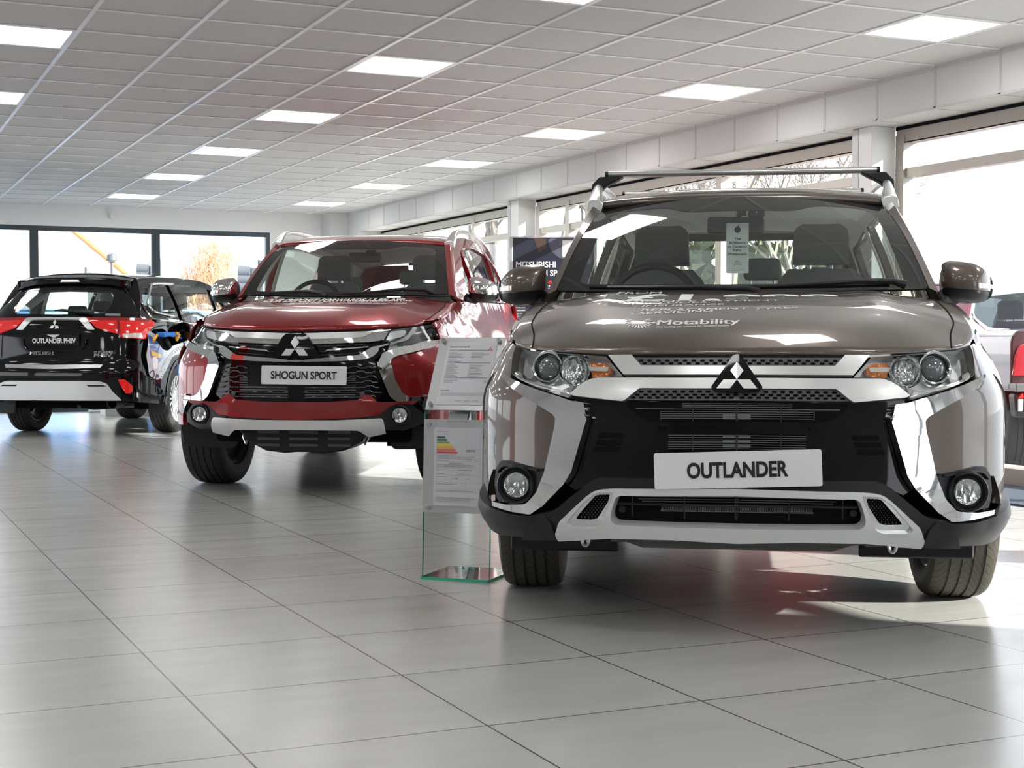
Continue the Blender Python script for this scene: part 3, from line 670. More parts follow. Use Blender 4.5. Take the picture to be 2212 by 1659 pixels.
def suv_common(car, S, paint, roofz, tyre_r=.35, tyre_w=.225, rimr=.235, wb=2.67, arch_r=.40, track=.77, tailhole=True, rear_paint=None, trim='black',
               winline='chrome', steer=0, tread='tyre', spokes=18, hoodpaint=None, seatm='seat', lining='lining', side_tint='carglass', quarter='tintglass', rails=None, frontarch=(-.30,), arch_trim='black', win_z=None):
    G = S.G; cz = tyre_r
    sillz = .30 if S.zr(1.5) < 1.7 else .36
    # flank below the window line, with wheel openings, both sides
    yf = -.335; yr = 3.12 if S.zr(1.5) < 1.7 else 3.28
    def belt(y0, y1, n, d=0): return [(y, float(S.zb(y)) - d) for y in np.linspace(y0, y1, n)]
    r = arch_r; s0 = math.asin((sillz - cz) / r)
    lo = [(yf, sillz + .03)] if yf < -r else []
    ztf = cz + math.sqrt(max(r * r - yf * yf, 0))
    poly = [(yf, ztf)] + arc(0, r, math.atan2(ztf - cz, yf), s0, 20, cz) + arc(wb, r, math.pi - s0, s0, 24, cz) + [(yr, sillz + .02)] + belt(yr, yf, 44)
    patch('body_side', paint, car, G, rnd(poly, 0), th=.03, mirror=True, bev=.003, res=.06)
    yq = float(S.hood_f(np.array([1.0]))[0]) if hasattr(S.hood_f(np.array([1.0])), '__len__') else -.5
    wing = [(yf, ztf - .05)] + [(y, float(S.zb(y))) for y in np.linspace(yf, yq, 8)] + [(yq, float(S.zb(yq)) - .10)]
    patch('front_wing', paint, car, G, np.array(wing)[::-1], th=.01, mirror=True, bev=0, res=.03)
    for y, nm in ((0, 'front'), (wb, 'rear')):
        a0 = math.atan2(ztf - cz, yf) if y == 0 else math.pi - s0
        o_ = arc(y, r + .028, a0, s0, 26, cz); i_ = arc(y, r - .012, a0, s0, 26, cz)
        patch('wheel_arch_trim', arch_trim, car, G, np.array(o_ + i_[::-1]), off=.008, th=.03, mirror=True, bev=.003, res=.06)
    # wheel wells
    for y in (0, wb):
        for sx in (-1, 1):
            prof = [(sx * .86, r - .01), (sx * .45, r - .01), (sx * .45, .05)]
            mb = MB(); v = []; n = 20
            for i in range(n + 1):
                t_ = -.25 + (math.pi + .5) * i / n
                v += [(h_, y + q * math.cos(t_), cz + q * math.sin(t_)) for h_, q in prof]
            mb.add(v, [(i * 3 + k, i * 3 + k + 1, i * 3 + k + 4, i * 3 + k + 3) for i in range(n) for k in range(2)])
            mb.build('wheel_well', 'dark', car, fix=False)
    # bonnet, roof
    grid('bonnet', hoodpaint or paint, car, S.H, 61, 33, (-1, 1), (0, 1), th=.02)
    grid('roof', paint, car, S.R, 41, 41, (-1, 1), (0, 1), th=.025)
    ri = lambda P: S.R(np.stack([P[:, 0] * .97, P[:, 1] * .98 + .01], -1)) - [0, 0, .045]
    grid('headlining', lining, car, ri, 21, 21, (-1, 1), (0, 1), flip=True, th=.004)
    # windscreen with dark border
    br = rnd([(-1, 0), (1, 0), (1, 1), (-1, 1)], .04); a, b_ = .925, .05
    inn = rnd([(-.885, .065, .05), (.885, .065, .05), (.90, .91, .12), (.50, .895, .10), (.36, .80, .08), (-.36, .80, .08), (-.50, .895, .10), (-.90, .91, .12)], .06)
    patch('windscreen_border', 'dark', car, S.WS, br, holes=[inn], off=-.004, th=.004, res=.08, bev=0)
    patch('windscreen', 'screenglass', car, S.WS, br, off=0, th=0, res=.08, bev=0)
    # side window frame and pillars: on the flank surface above the belt
    yt = S.ws[1][1] + .02; yb_ = S.ws[0][1] + .03
    zc0, zc1 = float(S.zb(3.3)) - .03, float(S.ze(S.roof_end)) - .01
    yc = lambda z: S.tail0 + (S.roof_end + .02 - S.tail0) * (z - zc0) / (zc1 - zc0)
    top = [(y, float(S.ze(y))) for y in np.linspace(yt, yc(zc1), 24)]
    apil = [(yb_ + (yt - yb_) * t, float(S.zb(yb_)) + (float(S.ze(yt)) - float(S.zb(yb_))) * t) for t in np.linspace(0, 1, 7)]
    fr = apil[:-1] + top + [(yc(z), z) for z in np.linspace(zc1, zc0, 8)][1:] + [(y, float(S.zb(y)) - .004) for y in np.linspace(S.tail0 - .02, yb_, 24)][1:-1]
    zt = lambda y, d: float(S.ze(y)) - d; zbm = lambda y, d: float(S.zb(y)) + d
    hb = S.tail0 - .14
    w1 = [(yb_ + .30, zbm(.5, .02)), (1.18, zbm(1.18, .015)), (1.13, zt(1.13, .075)), (yt + .17, zt(yt + .17, .07))]
    w2 = [(1.27, zbm(1.27, .015)), (wb - .33, zbm(wb - .33, .015)), (wb - .27, zt(wb - .27, .075)), (1.8, zt(1.8, .07)), (1.23, zt(1.23, .07))]
    w3 = [(wb - .25, zbm(wb - .25, .02)), (hb - .14, zbm(hb, .03), .03), (hb, zbm(hb, .13), .06), (hb - .10, zt(hb, .085), .06), (wb - .18, zt(wb - .18, .075))]
    wins = [rnd(w, .025) for w in (w1, w2, w3)]
    patch('window_pillars', paint, car, G, np.array(fr), holes=wins, th=.035, mirror=True, bev=.002, res=.06, off=.002)
    for w, gm in zip(wins, (side_tint, side_tint, quarter)):
        patch('side_window', gm, car, G, w, off=-.014, th=0, mirror=True, bev=0, res=.08)
    # pale inner pillar linings
    inner = lambda P: G(P) - np.stack([np.full(len(P), .045), np.zeros(len(P)), np.zeros(len(P))], -1)
    patch('pillar_lining', 'beige', car, inner, np.array(fr) * [1, .998], holes=wins, th=.004, mirror=True, bev=0, res=.08)
    doorl = lambda P: G(P) - np.stack([np.full(len(P), .075), np.zeros(len(P)), np.zeros(len(P))], -1)
    patch('door_lining', 'beige', car, doorl, np.array([(.45, .50), (wb - .45, .50), (wb - .45, float(S.zb(wb - .45)) - .01), (.45, float(S.zb(.45)) - .01)]), th=.004, mirror=True, bev=0, res=.1)
    # bright line under the side windows
    if winline:
        for sx in (-1, 1):
            L = [(y, float(S.zb(y)) + .002) for y in np.linspace(yb_ + .22, hb - .1, 20)] + [(hb + .005, zbm(hb, .10)), (hb + .012, zbm(hb, .16))]
            P = G(np.array(L)); P[:, 0] = P[:, 0] + .010; P[:, 0] *= sx
            MB().tube(P, .0085, 6).build('window_line_trim', winline, car)
    # rear corner pillars between the flank and the tailgate
    for sx in (-1, 1):
        rows = []
        for z in np.linspace(zc0, zc1 + .01, 12):
            q = qside(S, z, yc(z)); p = S.B(np.array([[q, z]]))[0]; g = G(np.array([[yc(z), z]]))[0]; m_ = (p + g) / 2 + np.array([.012, .010, 0])
            rows.append([p + np.array([0, .001, 0]), p * .6 + g * .4 + np.array([.008, .009, 0]), p * .3 + g * .7 + np.array([.010, .006, 0]), g + np.array([.002, 0, 0])])
        v = [(sx * q_[0], q_[1], q_[2]) for r_ in rows for q_ in r_]
        ob('rear_pillar', v, [(i * 4 + k, i * 4 + k + 1, (i + 1) * 4 + k + 1, (i + 1) * 4 + k) for i in range(11) for k in range(3)], paint, car)
    # A pillars: painted strip between windscreen and side frame
    for sx in (-1, 1):
        rows = []
        for t in np.linspace(0, 1, 12):
            p = S.WS(np.array([[1.0, t]]))[0]; yy = yb_ + (yt - yb_) * t; zz = float(S.zb(yb_)) + (float(S.ze(yt)) - float(S.zb(yb_))) * t
            g = G(np.array([[yy, zz]]))[0]; m_ = (p + g) / 2 + np.array([.012, -.016, .010])
            rows.append([p + np.array([.0, -.002, .001]), p * .62 + g * .38 + np.array([.006, -.014, .008]), m_, p * .25 + g * .75 + np.array([.012, -.008, .004]), g + np.array([.003, 0, 0])])
        v = [(sx * q[0], q[1], q[2]) for r_ in rows for q in r_]; K = 5
        f = [(i * K + k, i * K + k + 1, (i + 1) * K + k + 1, (i + 1) * K + k) for i in range(11) for k in range(4)]
        o = ob('windscreen_pillar', v, f, paint, car)
    # underside, floor and inner structure
    zc = sillz
    box('underbody', 'dark', car, -.62, .62, -.55, S.roof_end - .15, zc - .05, zc + .10, bev=.03)
    box('cabin_floor', 'dark', car, -.80, .80, .42, wb - .42, zc - .02, zc + .06, bev=.02)
    box('boot_floor', 'dark', car, -.72, .72, wb + .42, S.roof_end - .02, .55, .62, bev=.02)
    box('engine_bulkhead', 'dark', car, -.70, .70, .36, .42, zc, S.zb(.4) - .04)
    # wheels
    for y in (0, wb):
        for sx in (-1, 1):
            tire(car, sx * track, y, tyre_r, tyre_w, rimr, sx, spokes, tread if y == 0 else 'tyre', steer if y == 0 else 0, name='wheel')
    # cabin: dashboard, wheel, seats
    bz = float(S.zb(.5)); yd = S.ws[0][0] + .10
    prof = [(yd, bz - .02), (yd + .30, bz + .015), (yd + .52, bz + .0), (yd + .60, bz - .10), (yd + .55, bz - .35), (yd, bz - .35)]
    MB().prism(prof, 'x', -.70, .70).build('dashboard', 'dash', car, bev=.02)
    hump = [(-.62 + .50 * t, bz + .0 + .055 * math.sin(math.pi * t)) for t in np.linspace(0, 1, 12)]
    MB().prism([(a_, c_) for a_, c_ in hump] + [(-.12, bz - .1), (-.62, bz - .1)], 'y', yd + .22, yd + .55).build('instrument_hood', 'dash', car, bev=.012)
    sw = empty('steering_wheel', (-.37, yd + .74, bz + .0)); sw.parent = car; sw.rotation_euler = (math.radians(-24), 0, 0)
    mb = MB(); n = 36
    for i in range(n): pass
    mb.tube([(.185 * math.cos(t), 0, .185 * math.sin(t)) for t in np.linspace(0, 2 * math.pi, 41)], .016, 10, cap=False).build('rim', 'leather', sw)
    mb = MB(); mb.box(-.17, .17, -.012, .012, -.02, .025); mb.box(-.02, .02, -.012, .012, -.17, 0); mb.lathe([(-.03, .001), (-.025, .06), (.02, .065), (.03, .001)], (0, 0, 0), 'y', 20)
    mb.build('boss', 'leather', sw, bev=.004)
    def seat(x, y, w, h, zc_, nm='front_seat', head=True, hw=.26, hh=.19, gap=.02):
        t = empty(nm, (x, y, zc_)); t.parent = car
        def shell(hw0, hw1, z0, z1, th, yy, lean):
            P = []; fcs = []
            nz, nx = 12, 11
            for side in (0, 1):
                for j in range(nz):
                    tz = j / (nz - 1); w_ = hw0 + (hw1 - hw0) * tz; w_ *= 1 - .30 * max(0, (tz - .8) / .2) ** 2
                    for i in range(nx):
                        tx = -1 + 2 * i / (nx - 1)
                        bol = .035 * abs(tx) ** 3 if side == 0 else 0
                        e = (1 - abs(tx) ** 4 * .5) * (1 - .5 * abs(2 * tz - 1) ** 6)
                        yo = yy + lean * tz * (z1 - z0) + (-th * e - bol if side == 0 else th * e)
                        P.append((tx * w_, yo, z0 + (z1 - z0) * tz))
            K = nz * nx
            for side in (0, 1):
                for j in range(nz - 1):
                    for i in range(nx - 1):
                        a_ = side * K + j * nx + i; q = (a_, a_ + 1, a_ + nx + 1, a_ + nx); fcs.append(q if side else q[::-1])
            for j in range(nz - 1):
                for i in (0, nx - 1):
                    a_ = j * nx + i; fcs.append((a_, a_ + nx, a_ + nx + K, a_ + K))
            for i in range(nx - 1):
                for j in (0, nz - 1):
                    a_ = j * nx + i; fcs.append((a_, a_ + 1, a_ + 1 + K, a_ + K))
            return P, fcs
        P, fc = shell(w * .5, w * .42, .0, h, .06, 0, .22); MB().add(P, fc).build('backrest', seatm, t)
        MB().box(-w * .5, w * .5, -.46, .02, -.14, .03).build('cushion', seatm, t, bev=.04, seg=3)
        if head:
            P, fc = shell(hw * .5, hw * .47, 0, hh, .05, .22 * h - .0, .1); P = [(p[0], p[1], p[2] + h + gap) for p in P]
            MB().add(P, fc).build('headrest', seatm, t)
            MB().tube([(-.05, .22 * h, h - .06), (-.05, .22 * h, h + gap + .04)], .007, 8).tube([(.05, .22 * h, h - .06), (.05, .22 * h, h + gap + .04)], .007, 8).build('headrest_post', 'steel', t)
        return t
    sy = yd + 1.28; sz = bz - .40
    for x in (-.37, .37): seat(x, sy, .50, .58, sz)
    return seat, sy, sz, bz, yd

def mirror_unit(car, sx, base, c, paint, w=.235, h=.165, d=.13, ind='clearlens', low='black'):
    """door mirror: painted shell, black lower edge and arm, side repeater"""
    t = empty('door_mirror', (0, 0, 0)); t.parent = car
    def shell(P):
        u, v = P[:, 0], P[:, 1]           # u across from car outward, v up
        X = u * 2 - 1; Z = v * 2 - 1
        sup = np.clip(1 - abs(X) ** 3.2 * .9, 0, 1) ** .5 * np.clip(1 - abs(Z) ** 2.6, 0, 1) ** .5
        taper = 1 - .26 * np.clip(X, 0, 1) ** 2
        x = c[0] + sx * X * w / 2; z = c[2] + Z * h / 2 * taper - .012 * X + .012 * (1 - X * X) * np.clip(Z, 0, 1)
        y = c[1] - d * sup * .85 + .10 * np.clip(X, 0, 1) ** 2
        return np.stack([x, y, z], -1)
    ru = lambda P: shell(P)
    out = rnd([(0.01, .34), (1.0, .36), (1.0, .70, .22), (.74, .93, .28), (.12, 1.0, .10), (0.01, .92, .06)], .04, k=6)
    lo = rnd([(0.01, .34), (1.0, .35), (.93, .12, .15), (.62, .0, .2), (.2, .0, .15), (.02, .12, .1)], .04, k=6)
    for nm, pl, mm, of in (('shell', out, paint, 0), ('lower_shell', lo, low, -.004)):
        patch(nm, mm, t, ru, pl, off=of, th=.006, res=.06, flip=sx < 0, bev=.002)
    # body behind the shell and the mirror glass housing
    mb = MB(); k = 24; pts = []
    for i in range(k):
        a = 2 * math.pi * i / k; X = math.copysign(abs(math.cos(a)) ** .55, math.cos(a)); Z = math.copysign(abs(math.sin(a)) ** .65, math.sin(a))
        pts.append((X, Z))
    v = []; 
    for q, s_ in ((c[1] - .035, .93), (c[1] + .045, .96), (c[1] + .055, .88)):
        for X, Z in pts: v.append((c[0] + sx * X * w / 2 * s_, q + .04 * max(X, 0), c[2] + Z * h / 2 * s_ * (1 - .22 * max(X, 0)) - .012 * X))
    f = [(r_ * k + i, r_ * k + (i + 1) % k, (r_ + 1) * k + (i + 1) % k, (r_ + 1) * k + i) for r_ in range(2) for i in range(k)] + [tuple(range(k))[::-1], tuple(2 * k + i for i in range(k))]
    mb.add(v, f).build('housing', 'black', t)
    ip = rnd([(.62, .40), (1.0, .46), (1.0, .56), (.62, .53)], .03)
    patch('side_repeater', ind, t, ru, ip, off=.006, th=.01, res=.04, flip=sx < 0, bev=.002)
    b = np.array(base, float); a0 = np.array([c[0] - sx * w * .30, c[1] + .0, c[2] - h * .40])
    MB().tube([b, (b + a0) / 2 + [0, 0, -.004], a0, a0 + [sx * .05, 0, .02]], [.03, .024, .026, .02], 10).build('arm', 'black', t)
    return t

def logo(m, parent, place, s, name='badge', gap=.0):
    """three rhombs meeting at a point; s = height of the whole mark"""
    a = s / 1.5; v = []; f = []
    def rot(p, t): return (p[0] * math.cos(t) - p[1] * math.sin(t), p[0] * math.sin(t) + p[1] * math.cos(t))
    base = [(0, gap), (-a * .289, a * .5), (0, a), (a * .289, a * .5)]
    for t in (0, 2 * math.pi / 3, -2 * math.pi / 3):
        q = [rot(p, t) for p in base]; k = len(v)
        v += [place(x, y, .006) for x, y in q] + [place(x, y, 0) for x, y in q]
        f += [(k, k + 1, k + 2, k + 3), (k, k + 4, k + 5, k + 1), (k + 1, k + 5, k + 6, k + 2), (k + 2, k + 6, k + 7, k + 3), (k + 3, k + 7, k + 4, k)]
    mb = MB(); mb.v = [tuple(map(float, q)) for q in v]; mb.f = f
    return mb.build(name, m, parent, smooth=False, bev=.0)
# ------------------------------------------------------------------ the brown SUV, facing the camera
OF = Frame(3.086, 4.735, 33.4); OS = Suv(outl)
oc = empty('sport_utility_vehicle', (3.086, 4.735, 0), -OF.t, label='brown SUV in the foreground with roof bars and a number plate reading OUTLANDER', cat='car')
fa = lambda L: [(1050 + q[0] / 3.687, 740 + q[1] / 3.687) for q in L]
def FR(S, fr, surf, tf, L, r=.0, pr=(-1.26, .12), qr=(.12, 1.12)):
    """rounded polygon traced on the photo -> parameters on a surface"""
    P = rnd(L, r); return fr.inv(surf, tf([tuple(q) for q in P]), pr, qr)
def oa(L, r=0.0): return FR(OS, OF, OS.F, fa, L, r)
F = OS.F
OS.set_front(oa([(2000, 84), (1650, 84), (1300, 84), (960, 86), (600, 64), (340, 38), (238, 14)]))
suv_common(oc, OS, 'brown', None, tread='tread', steer=math.radians(4))
# --- core behind everything
core = half([(0, .30), (-.95, .30), (-1.22, .34), (-1.25, .40), (-1.25, .93), (-1.0, .93), (-.85, .90), (0, .89)])
patch('front_core', 'dark', oc, F, core, off=-.06, th=.02, res=.07, bev=0)
# body coloured corner with deep recess, up to the wheel arch
corner = np.vstack([oa([(185, 330), (300, 420), (430, 490), (555, 570), (580, 610), (575, 650), (495, 1015)], 12)[:], [[-.90, .50], [-1.0, .40], [-1.255, .40], [-1.255, .93], [-1.12, .945]], oa([(238, 22)])])
patch('bumper_corner', 'brown', oc, F, corner, off=0, th=.03, mirror=True, res=.035, bev=.005)
# --- lamps
HL = oa([(238, 20), (330, 60, 20), (600, 82, 30), (955, 110, 10), (1090, 268, 8), (865, 270, 60), (765, 312, 40), (655, 440, 10), (400, 358, 60), (215, 262, 60), (172, 205, 30), (200, 100, 20)], 10)
patch('headlamp_bowl', 'bowl', oc, F, HL, off=-.055, th=.012, mirror=True, bev=0)
patch('headlamp_wall', 'bowl', oc, F, HL, off=-.002, th=.056, part='wall', mirror=True, bev=0)
def disc_on(P0, off, prof, m, nm, n=36, k0=.35):
    """a turned part standing on the front face at parameter point P0, both sides"""
    P0 = np.asarray(P0, float); c = F(P0[None])[0]; nn = normals(F, P0[None], False)[0]; nn = nn * k0 + np.array([0, -1, 0]) * (1 - k0); nn /= np.linalg.norm(nn)
    c = c + nn * off; a = np.cross(nn, [0, 0, 1.]); a /= np.linalg.norm(a); b = np.cross(a, nn); rs = []
    for sx in (1, -1):
        v = []; f = []; k = len(prof)
        for i in range(n):
            t = 2 * math.pi * i / n
            for h, r in prof:
                q = c + nn * h + (a * math.cos(t) + b * math.sin(t)) * r; v.append((q[0] * sx, q[1], q[2]))
        for i in range(n):
            j = (i + 1) % n
            for q in range(k - 1): f.append((i * k + q, i * k + q + 1, j * k + q + 1, j * k + q))
        mb = MB(); mb.v = v; mb.f = f; rs.append(mb.build(nm, m, oc))
    return rs
def pt(x, y): return oa([(x, y)])[0]
pl_ = pt(482, 190)
disc_on(pl_, -.040, [(.0, .040), (.018, .038), (.030, .027), (.036, .011), (.037, .0005)], 'lens', 'projector_lens')
disc_on(pl_, -.040, [(-.02, .058), (.024, .056), (.031, .051), (.029, .046), (.008, .041), (0, .041)], 'chrome', 'projector_ring')
disc_on(pt(700, 225), -.05, [(.045, .052), (.018, .040), (.004, .018), (.003, .0005)], 'facet', 'main_beam_reflector', 24)
disc_on(pt(715, 235), -.048, [(.0, .014), (.020, .012), (.026, .005), (.027, .0005)], 'chrome', 'bulb_cap', 20)
am = oa([(815, 140), (945, 150), (985, 185), (970, 225), (940, 258), (830, 255), (800, 180)], 6)
patch('turn_signal', 'amber', oc, F, am, off=-.022, th=.03, mirror=True, bev=.003)
am2 = oa([(800, 178), (965, 182), (955, 215), (812, 212)], 4)
patch('signal_shelf', 'clearlens', oc, F, am2, off=-.015, th=.01, mirror=True, bev=.002)
fac = oa([(590, 130), (740, 130), (800, 200), (800, 262), (690, 318), (560, 268), (600, 210)], 20)
patch('cut_reflector', 'facet', oc, F, fac, off=-.05, th=.004, mirror=True, bev=0, res=.015)
dr = oa([(212, 215), (240, 215, 10), (262, 268, 20), (420, 325, 20), (590, 372, 10), (685, 330, 4), (655, 425), (560, 400, 10), (400, 342, 30), (235, 262, 20)], 6)
patch('daylight_strip', 'chrome', oc, F, dr, off=-.012, th=.03, mirror=True, bev=.006)
dr2 = oa([(225, 232), (262, 285), (420, 342), (570, 388), (640, 372), (648, 408), (560, 388), (400, 352), (240, 280)], 6)
patch('daylight_lens', 'clearlens', oc, F, dr2, off=.0, th=.012, mirror=True, bev=.002)
vert = oa([(215, 80), (262, 88), (300, 180), (330, 240), (285, 262), (232, 200)], 16)
patch('lamp_inner_trim', 'chrome', oc, F, vert, off=-.03, th=.02, mirror=True, bev=.006)
patch('headlamp_cover', 'cover', oc, F, HL, off=.0, th=0, mirror=True, bev=0)
# black line over and under the lamps
ln = oa([(238, 12), (600, 68), (960, 98), (1300, 84)], 0)
# --- bonnet gap strip
gap = half(np.vstack([[[0, .893]], oa([(1650, 84), (960, 88), (600, 66), (340, 40), (345, 58), (600, 84), (955, 108), (1650, 105)], 0), [[0, .878]]]))
patch('bonnet_gap', 'gloss', oc, F, gap, off=-.008, th=.02, bev=0)
# --- upper silver bar
up = half(np.vstack([[[0, 0]], oa([(2000, 192), (1925, 192), (1240, 190), (1165, 106), (980, 108), (1100, 262), (1870, 262), (2000, 262)], 5), [[0, 0]]]))
up = np.vstack([oa([(1240, 190), (1165, 106), (980, 108), (1100, 262), (1905, 262), (1940, 192)], 5)])
patch('upper_grille_bar', 'satin', oc, F, up, off=lambda P: .012, th=.03, mirror=True, bev=.005)
ms = oa([(1172, 120), (1990, 122), (1955, 190), (1248, 186)], 4)
patch('upper_mesh_panel', 'greymesh', oc, F, ms, off=.002, th=.02, mirror=True, bev=.002)
black1 = half([(0, .885)] + [tuple(q) for q in oa([(1100, 104), (980, 108), (1100, 268), (870, 280), (690, 400), (660, 440), (1100, 475), (2000, 470)], 0)] + [(0, .765)])
patch('grille_backing', 'gloss', oc, F, black1, off=-.012, th=.02, bev=0)
# --- lower silver wings
lw = oa([(1900, 290), (872, 290, 60), (785, 330, 50), (682, 412, 8), (705, 428, 8), (1095, 470, 6), (1125, 452, 6), (1232, 370, 6), (1850, 372)], 4)
patch('lower_grille_wing', 'satin', oc, F, lw, off=.016, th=.035, mirror=True, bev=.007)
ms2 = half(np.vstack([[[0, 0]], oa([(1880, 402), (1795, 374), (1235, 372), (1118, 458), (2000, 462)], 0), [[0, 0]]]))
q0 = oa([(2000, 402)])[0][1]; q1 = oa([(2000, 462)])[0][1]; ms2[0, 1] = q0; ms2[6, 1] = q1
patch('lower_mesh_panel', 'greymesh', oc, F, ms2, off=.004, th=.02, bev=.002)
def hexes(nm, rows, m, off, hw=.013, hh=.0058):
    mb = MB(); C = []
    for (x0, x1, y, st) in rows:
        nn = int((x1 - x0) / st) + 1
        for i in range(nn): C.append((x0 + i * st, y))
    C = oa(C)
    allc = [(c[0], c[1]) for c in C] + [(-c[0], c[1]) for c in C if c[0] < -.012]
    for cx, cz_ in allc:
        hx = np.array([(-hw, 0), (-hw * .66, hh), (hw * .66, hh), (hw, 0), (hw * .66, -hh), (-hw * .66, -hh)]) + [cx, cz_]
        P = F(hx) + normals(F, hx, False) * off; mb.add(P, [tuple(range(5, -1, -1))])
    return mb.build(nm, m, oc, smooth=False, fix=False)
hexes('mesh_pattern', [(1235, 1960, 146, 70), (1265, 1930, 168, 70)], 'dark', .003, .0085, .0036)
hexes('mesh_pattern', [(1240, 1780, 394, 66), (1210, 2000, 418, 65), (1175, 2000, 440, 65)], 'dark', .006, .0085, .0036)
# --- emblem on its black shield
shield = half(np.vstack([[[0, 0]], oa([(1974, 118, 14), (1794, 370, 10), (1830, 406, 10)], 6), [[0, 0]]]))
shield[0, 1] = oa([(2000, 130)])[0][1]; k_ = (len(shield) + 1) // 2
shield[len(shield) // 2, 1] = shield[len(shield) // 2, 1]
sh = [tuple(q) for q in shield if q[0] < 0]; zt_ = oa([(2000, 116)])[0][1]; zb_ = oa([(2000, 406)])[0][1]
shield = np.array([(0, zt_)] + sh + [(0, zb_)] + [(-a, b) for a, b in sh[::-1]])
patch('badge_shield', 'gloss', oc, F, shield, off=.030, th=.04, bev=.006)
zc_ = oa([(2000, 291)])[0][1]
pf = lambda x, y, d: F(np.array([[x * 1.14, zc_ + y * .86]]))[0] + np.array([0, -.031 - d, 0])
logo('satin', oc, pf, .096, 'badge')
# --- black gloss centre
ctr = [(0, .775)] + [tuple(q) for q in oa([(2000, 465), (1100, 470), (700, 440), (640, 700), (600, 1100), (700, 1180), (850, 1110), (1340, 1110)], 0)] + [(0, .48)]
patch('bumper_centre', 'gloss', oc, F, half(ctr), off=-.010, th=.03, bev=.004)
def opening(nm, L, rr, L2=None):
    h = half([(0, 0)] + [tuple(q) for q in oa(L, rr)] + [(0, 0)])
    z0 = oa([(2000, L[0][1])])[0][1]; z1 = oa([(2000, L[-1][1])])[0][1]; n = len(h) // 2
    h[0, 1] = z0; i = [k for k in range(1, len(h)) if abs(h[k, 0]) < 1e-9]
    for k in i: h[k, 1] = z1
    return patch(nm, 'dark', oc, F, h, off=-.006, th=.004, bev=0), h
opening('upper_air_intake', [(1990, 478), (1110, 480), (1160, 548), (1235, 600), (1300, 626), (1990, 632)], 30)
opening('middle_air_intake', [(1990, 722), (1462, 722), (1442, 745), (1440, 835), (1468, 862), (1990, 866)], 8)
def bars(nm, m, segs, rad, off=-.004, both=True):
    mb = MB()
    for (x0, y0, x1, y1) in segs:
        Q = oa([(x0 + (x1 - x0) * t, y0 + (y1 - y0) * t) for t in np.linspace(0, 1, 8)])
        for sx in (1, -1):
            P = F(Q) + normals(F, Q, False) * off; P[:, 0] *= sx
            if abs(P[-1, 0]) < .02: P[-1, 0] = 0
            mb.tube(P, rad, 6)
    return mb.build(nm, m, oc)
bars('grille_fin', 'fin', [(1390 - (6 - i) * 0, y, 2006, y + 2) for i, y in enumerate((548, 566, 584, 602))] + [(1560, y, 2006, y + 2) for y in (484, 498, 512)] + [(1190, 526, 2006, 534)], .0012)
bars('grille_fin', 'fin', [(1450, y, 2006, y + 2) for y in (738, 756, 774, 792, 810, 828, 844)], .0012)
bars('grille_post', 'black', [(1645, 482, 1645, 628), (1645, 726, 1645, 860), (2000, 480, 2000, 630), (2000, 724, 2000, 862), (1388, 542, 1388, 616)], .0022)
radp = half([(0, .0)] + [tuple(q) for q in oa([(1990, 560), (1890, 560), (1890, 612), (1990, 612)])] + [(0, 0)])
for ys_ in ((568, 612), (738, 762), (776, 800), (814, 838)):
    z0 = oa([(1990, ys_[0])])[0][1]; z1 = oa([(1990, ys_[1])])[0][1]; xx = oa([(1885, ys_[0])])[0][0]
    patch('radiator_core', 'fin', oc, F, np.array([(xx, z0), (xx, z1), (-xx, z1), (-xx, z0)]), off=-.0055, th=.003, bev=0)
for (x0, y0) in ((902, 718), (882, 772), (864, 826)):
    patch('side_vent', 'dark', oc, F, oa([(x0, y0), (x0 + 190, y0 + 4), (x0 + 192, y0 + 30), (x0 + 178, y0 + 46), (x0 - 14, y0 + 42), (x0 - 14, y0 + 20)], 8), off=-.006, th=.004, mirror=True, bev=.001)
disc_on(pt(1395, 682), -.008, [(0, .012), (.003, .011), (.003, .008), (.001, .0075), (.001, .0005)], 'gloss', 'parking_sensor', 20)
# horizontal crease above the middle intake
cre = half([(0, 0)] + [tuple(q) for q in oa([(1990, 640), (1450, 636), (880, 628), (860, 640), (1450, 668), (1990, 676)], 3)] + [(0, 0)])
z0, z1 = oa([(1990, 640)])[0][1], oa([(1990, 676)])[0][1]; cre[0, 1] = z0
for k in range(1, len(cre)):
    if abs(cre[k, 0]) < 1e-9: cre[k, 1] = z1
patch('bumper_crease', 'gloss', oc, F, cre, off=.002, th=.012, bev=.006)
# --- chrome sweep round each corner
chro = oa([(163, 258), (215, 300, 20), (400, 375, 30), (640, 448, 10), (700, 470, 10), (798, 480, 20), (806, 540, 10), (824, 612, 14), (808, 665, 10), (705, 1030, 12), (640, 1130, 12), (480, 1290, 10), (385, 1352, 10), (240, 1332, 30), (100, 1288, 8), (92, 1252, 6), (200, 1278, 20), (350, 1276, 30), (432, 1190, 20), (492, 1040, 8), (500, 1010, 8), (575, 660, 20), (580, 600, 14), (555, 568, 14), (430, 488, 20), (300, 418, 20), (205, 345, 20), (165, 295, 8)], 6)
patch('chrome_sweep', 'chrome', oc, F, chro, off=.024, th=.05, mirror=True, bev=.012, seg=4)
edge = oa([(760, 560), (806, 560, 6), (830, 612, 8), (812, 668), (712, 1030), (650, 1130), (490, 1290), (455, 1290), (600, 1130), (662, 1030), (745, 700)], 8)
patch('chrome_inner_edge', 'chrome', oc, F, edge, off=.034, th=.03, mirror=True, bev=.008)
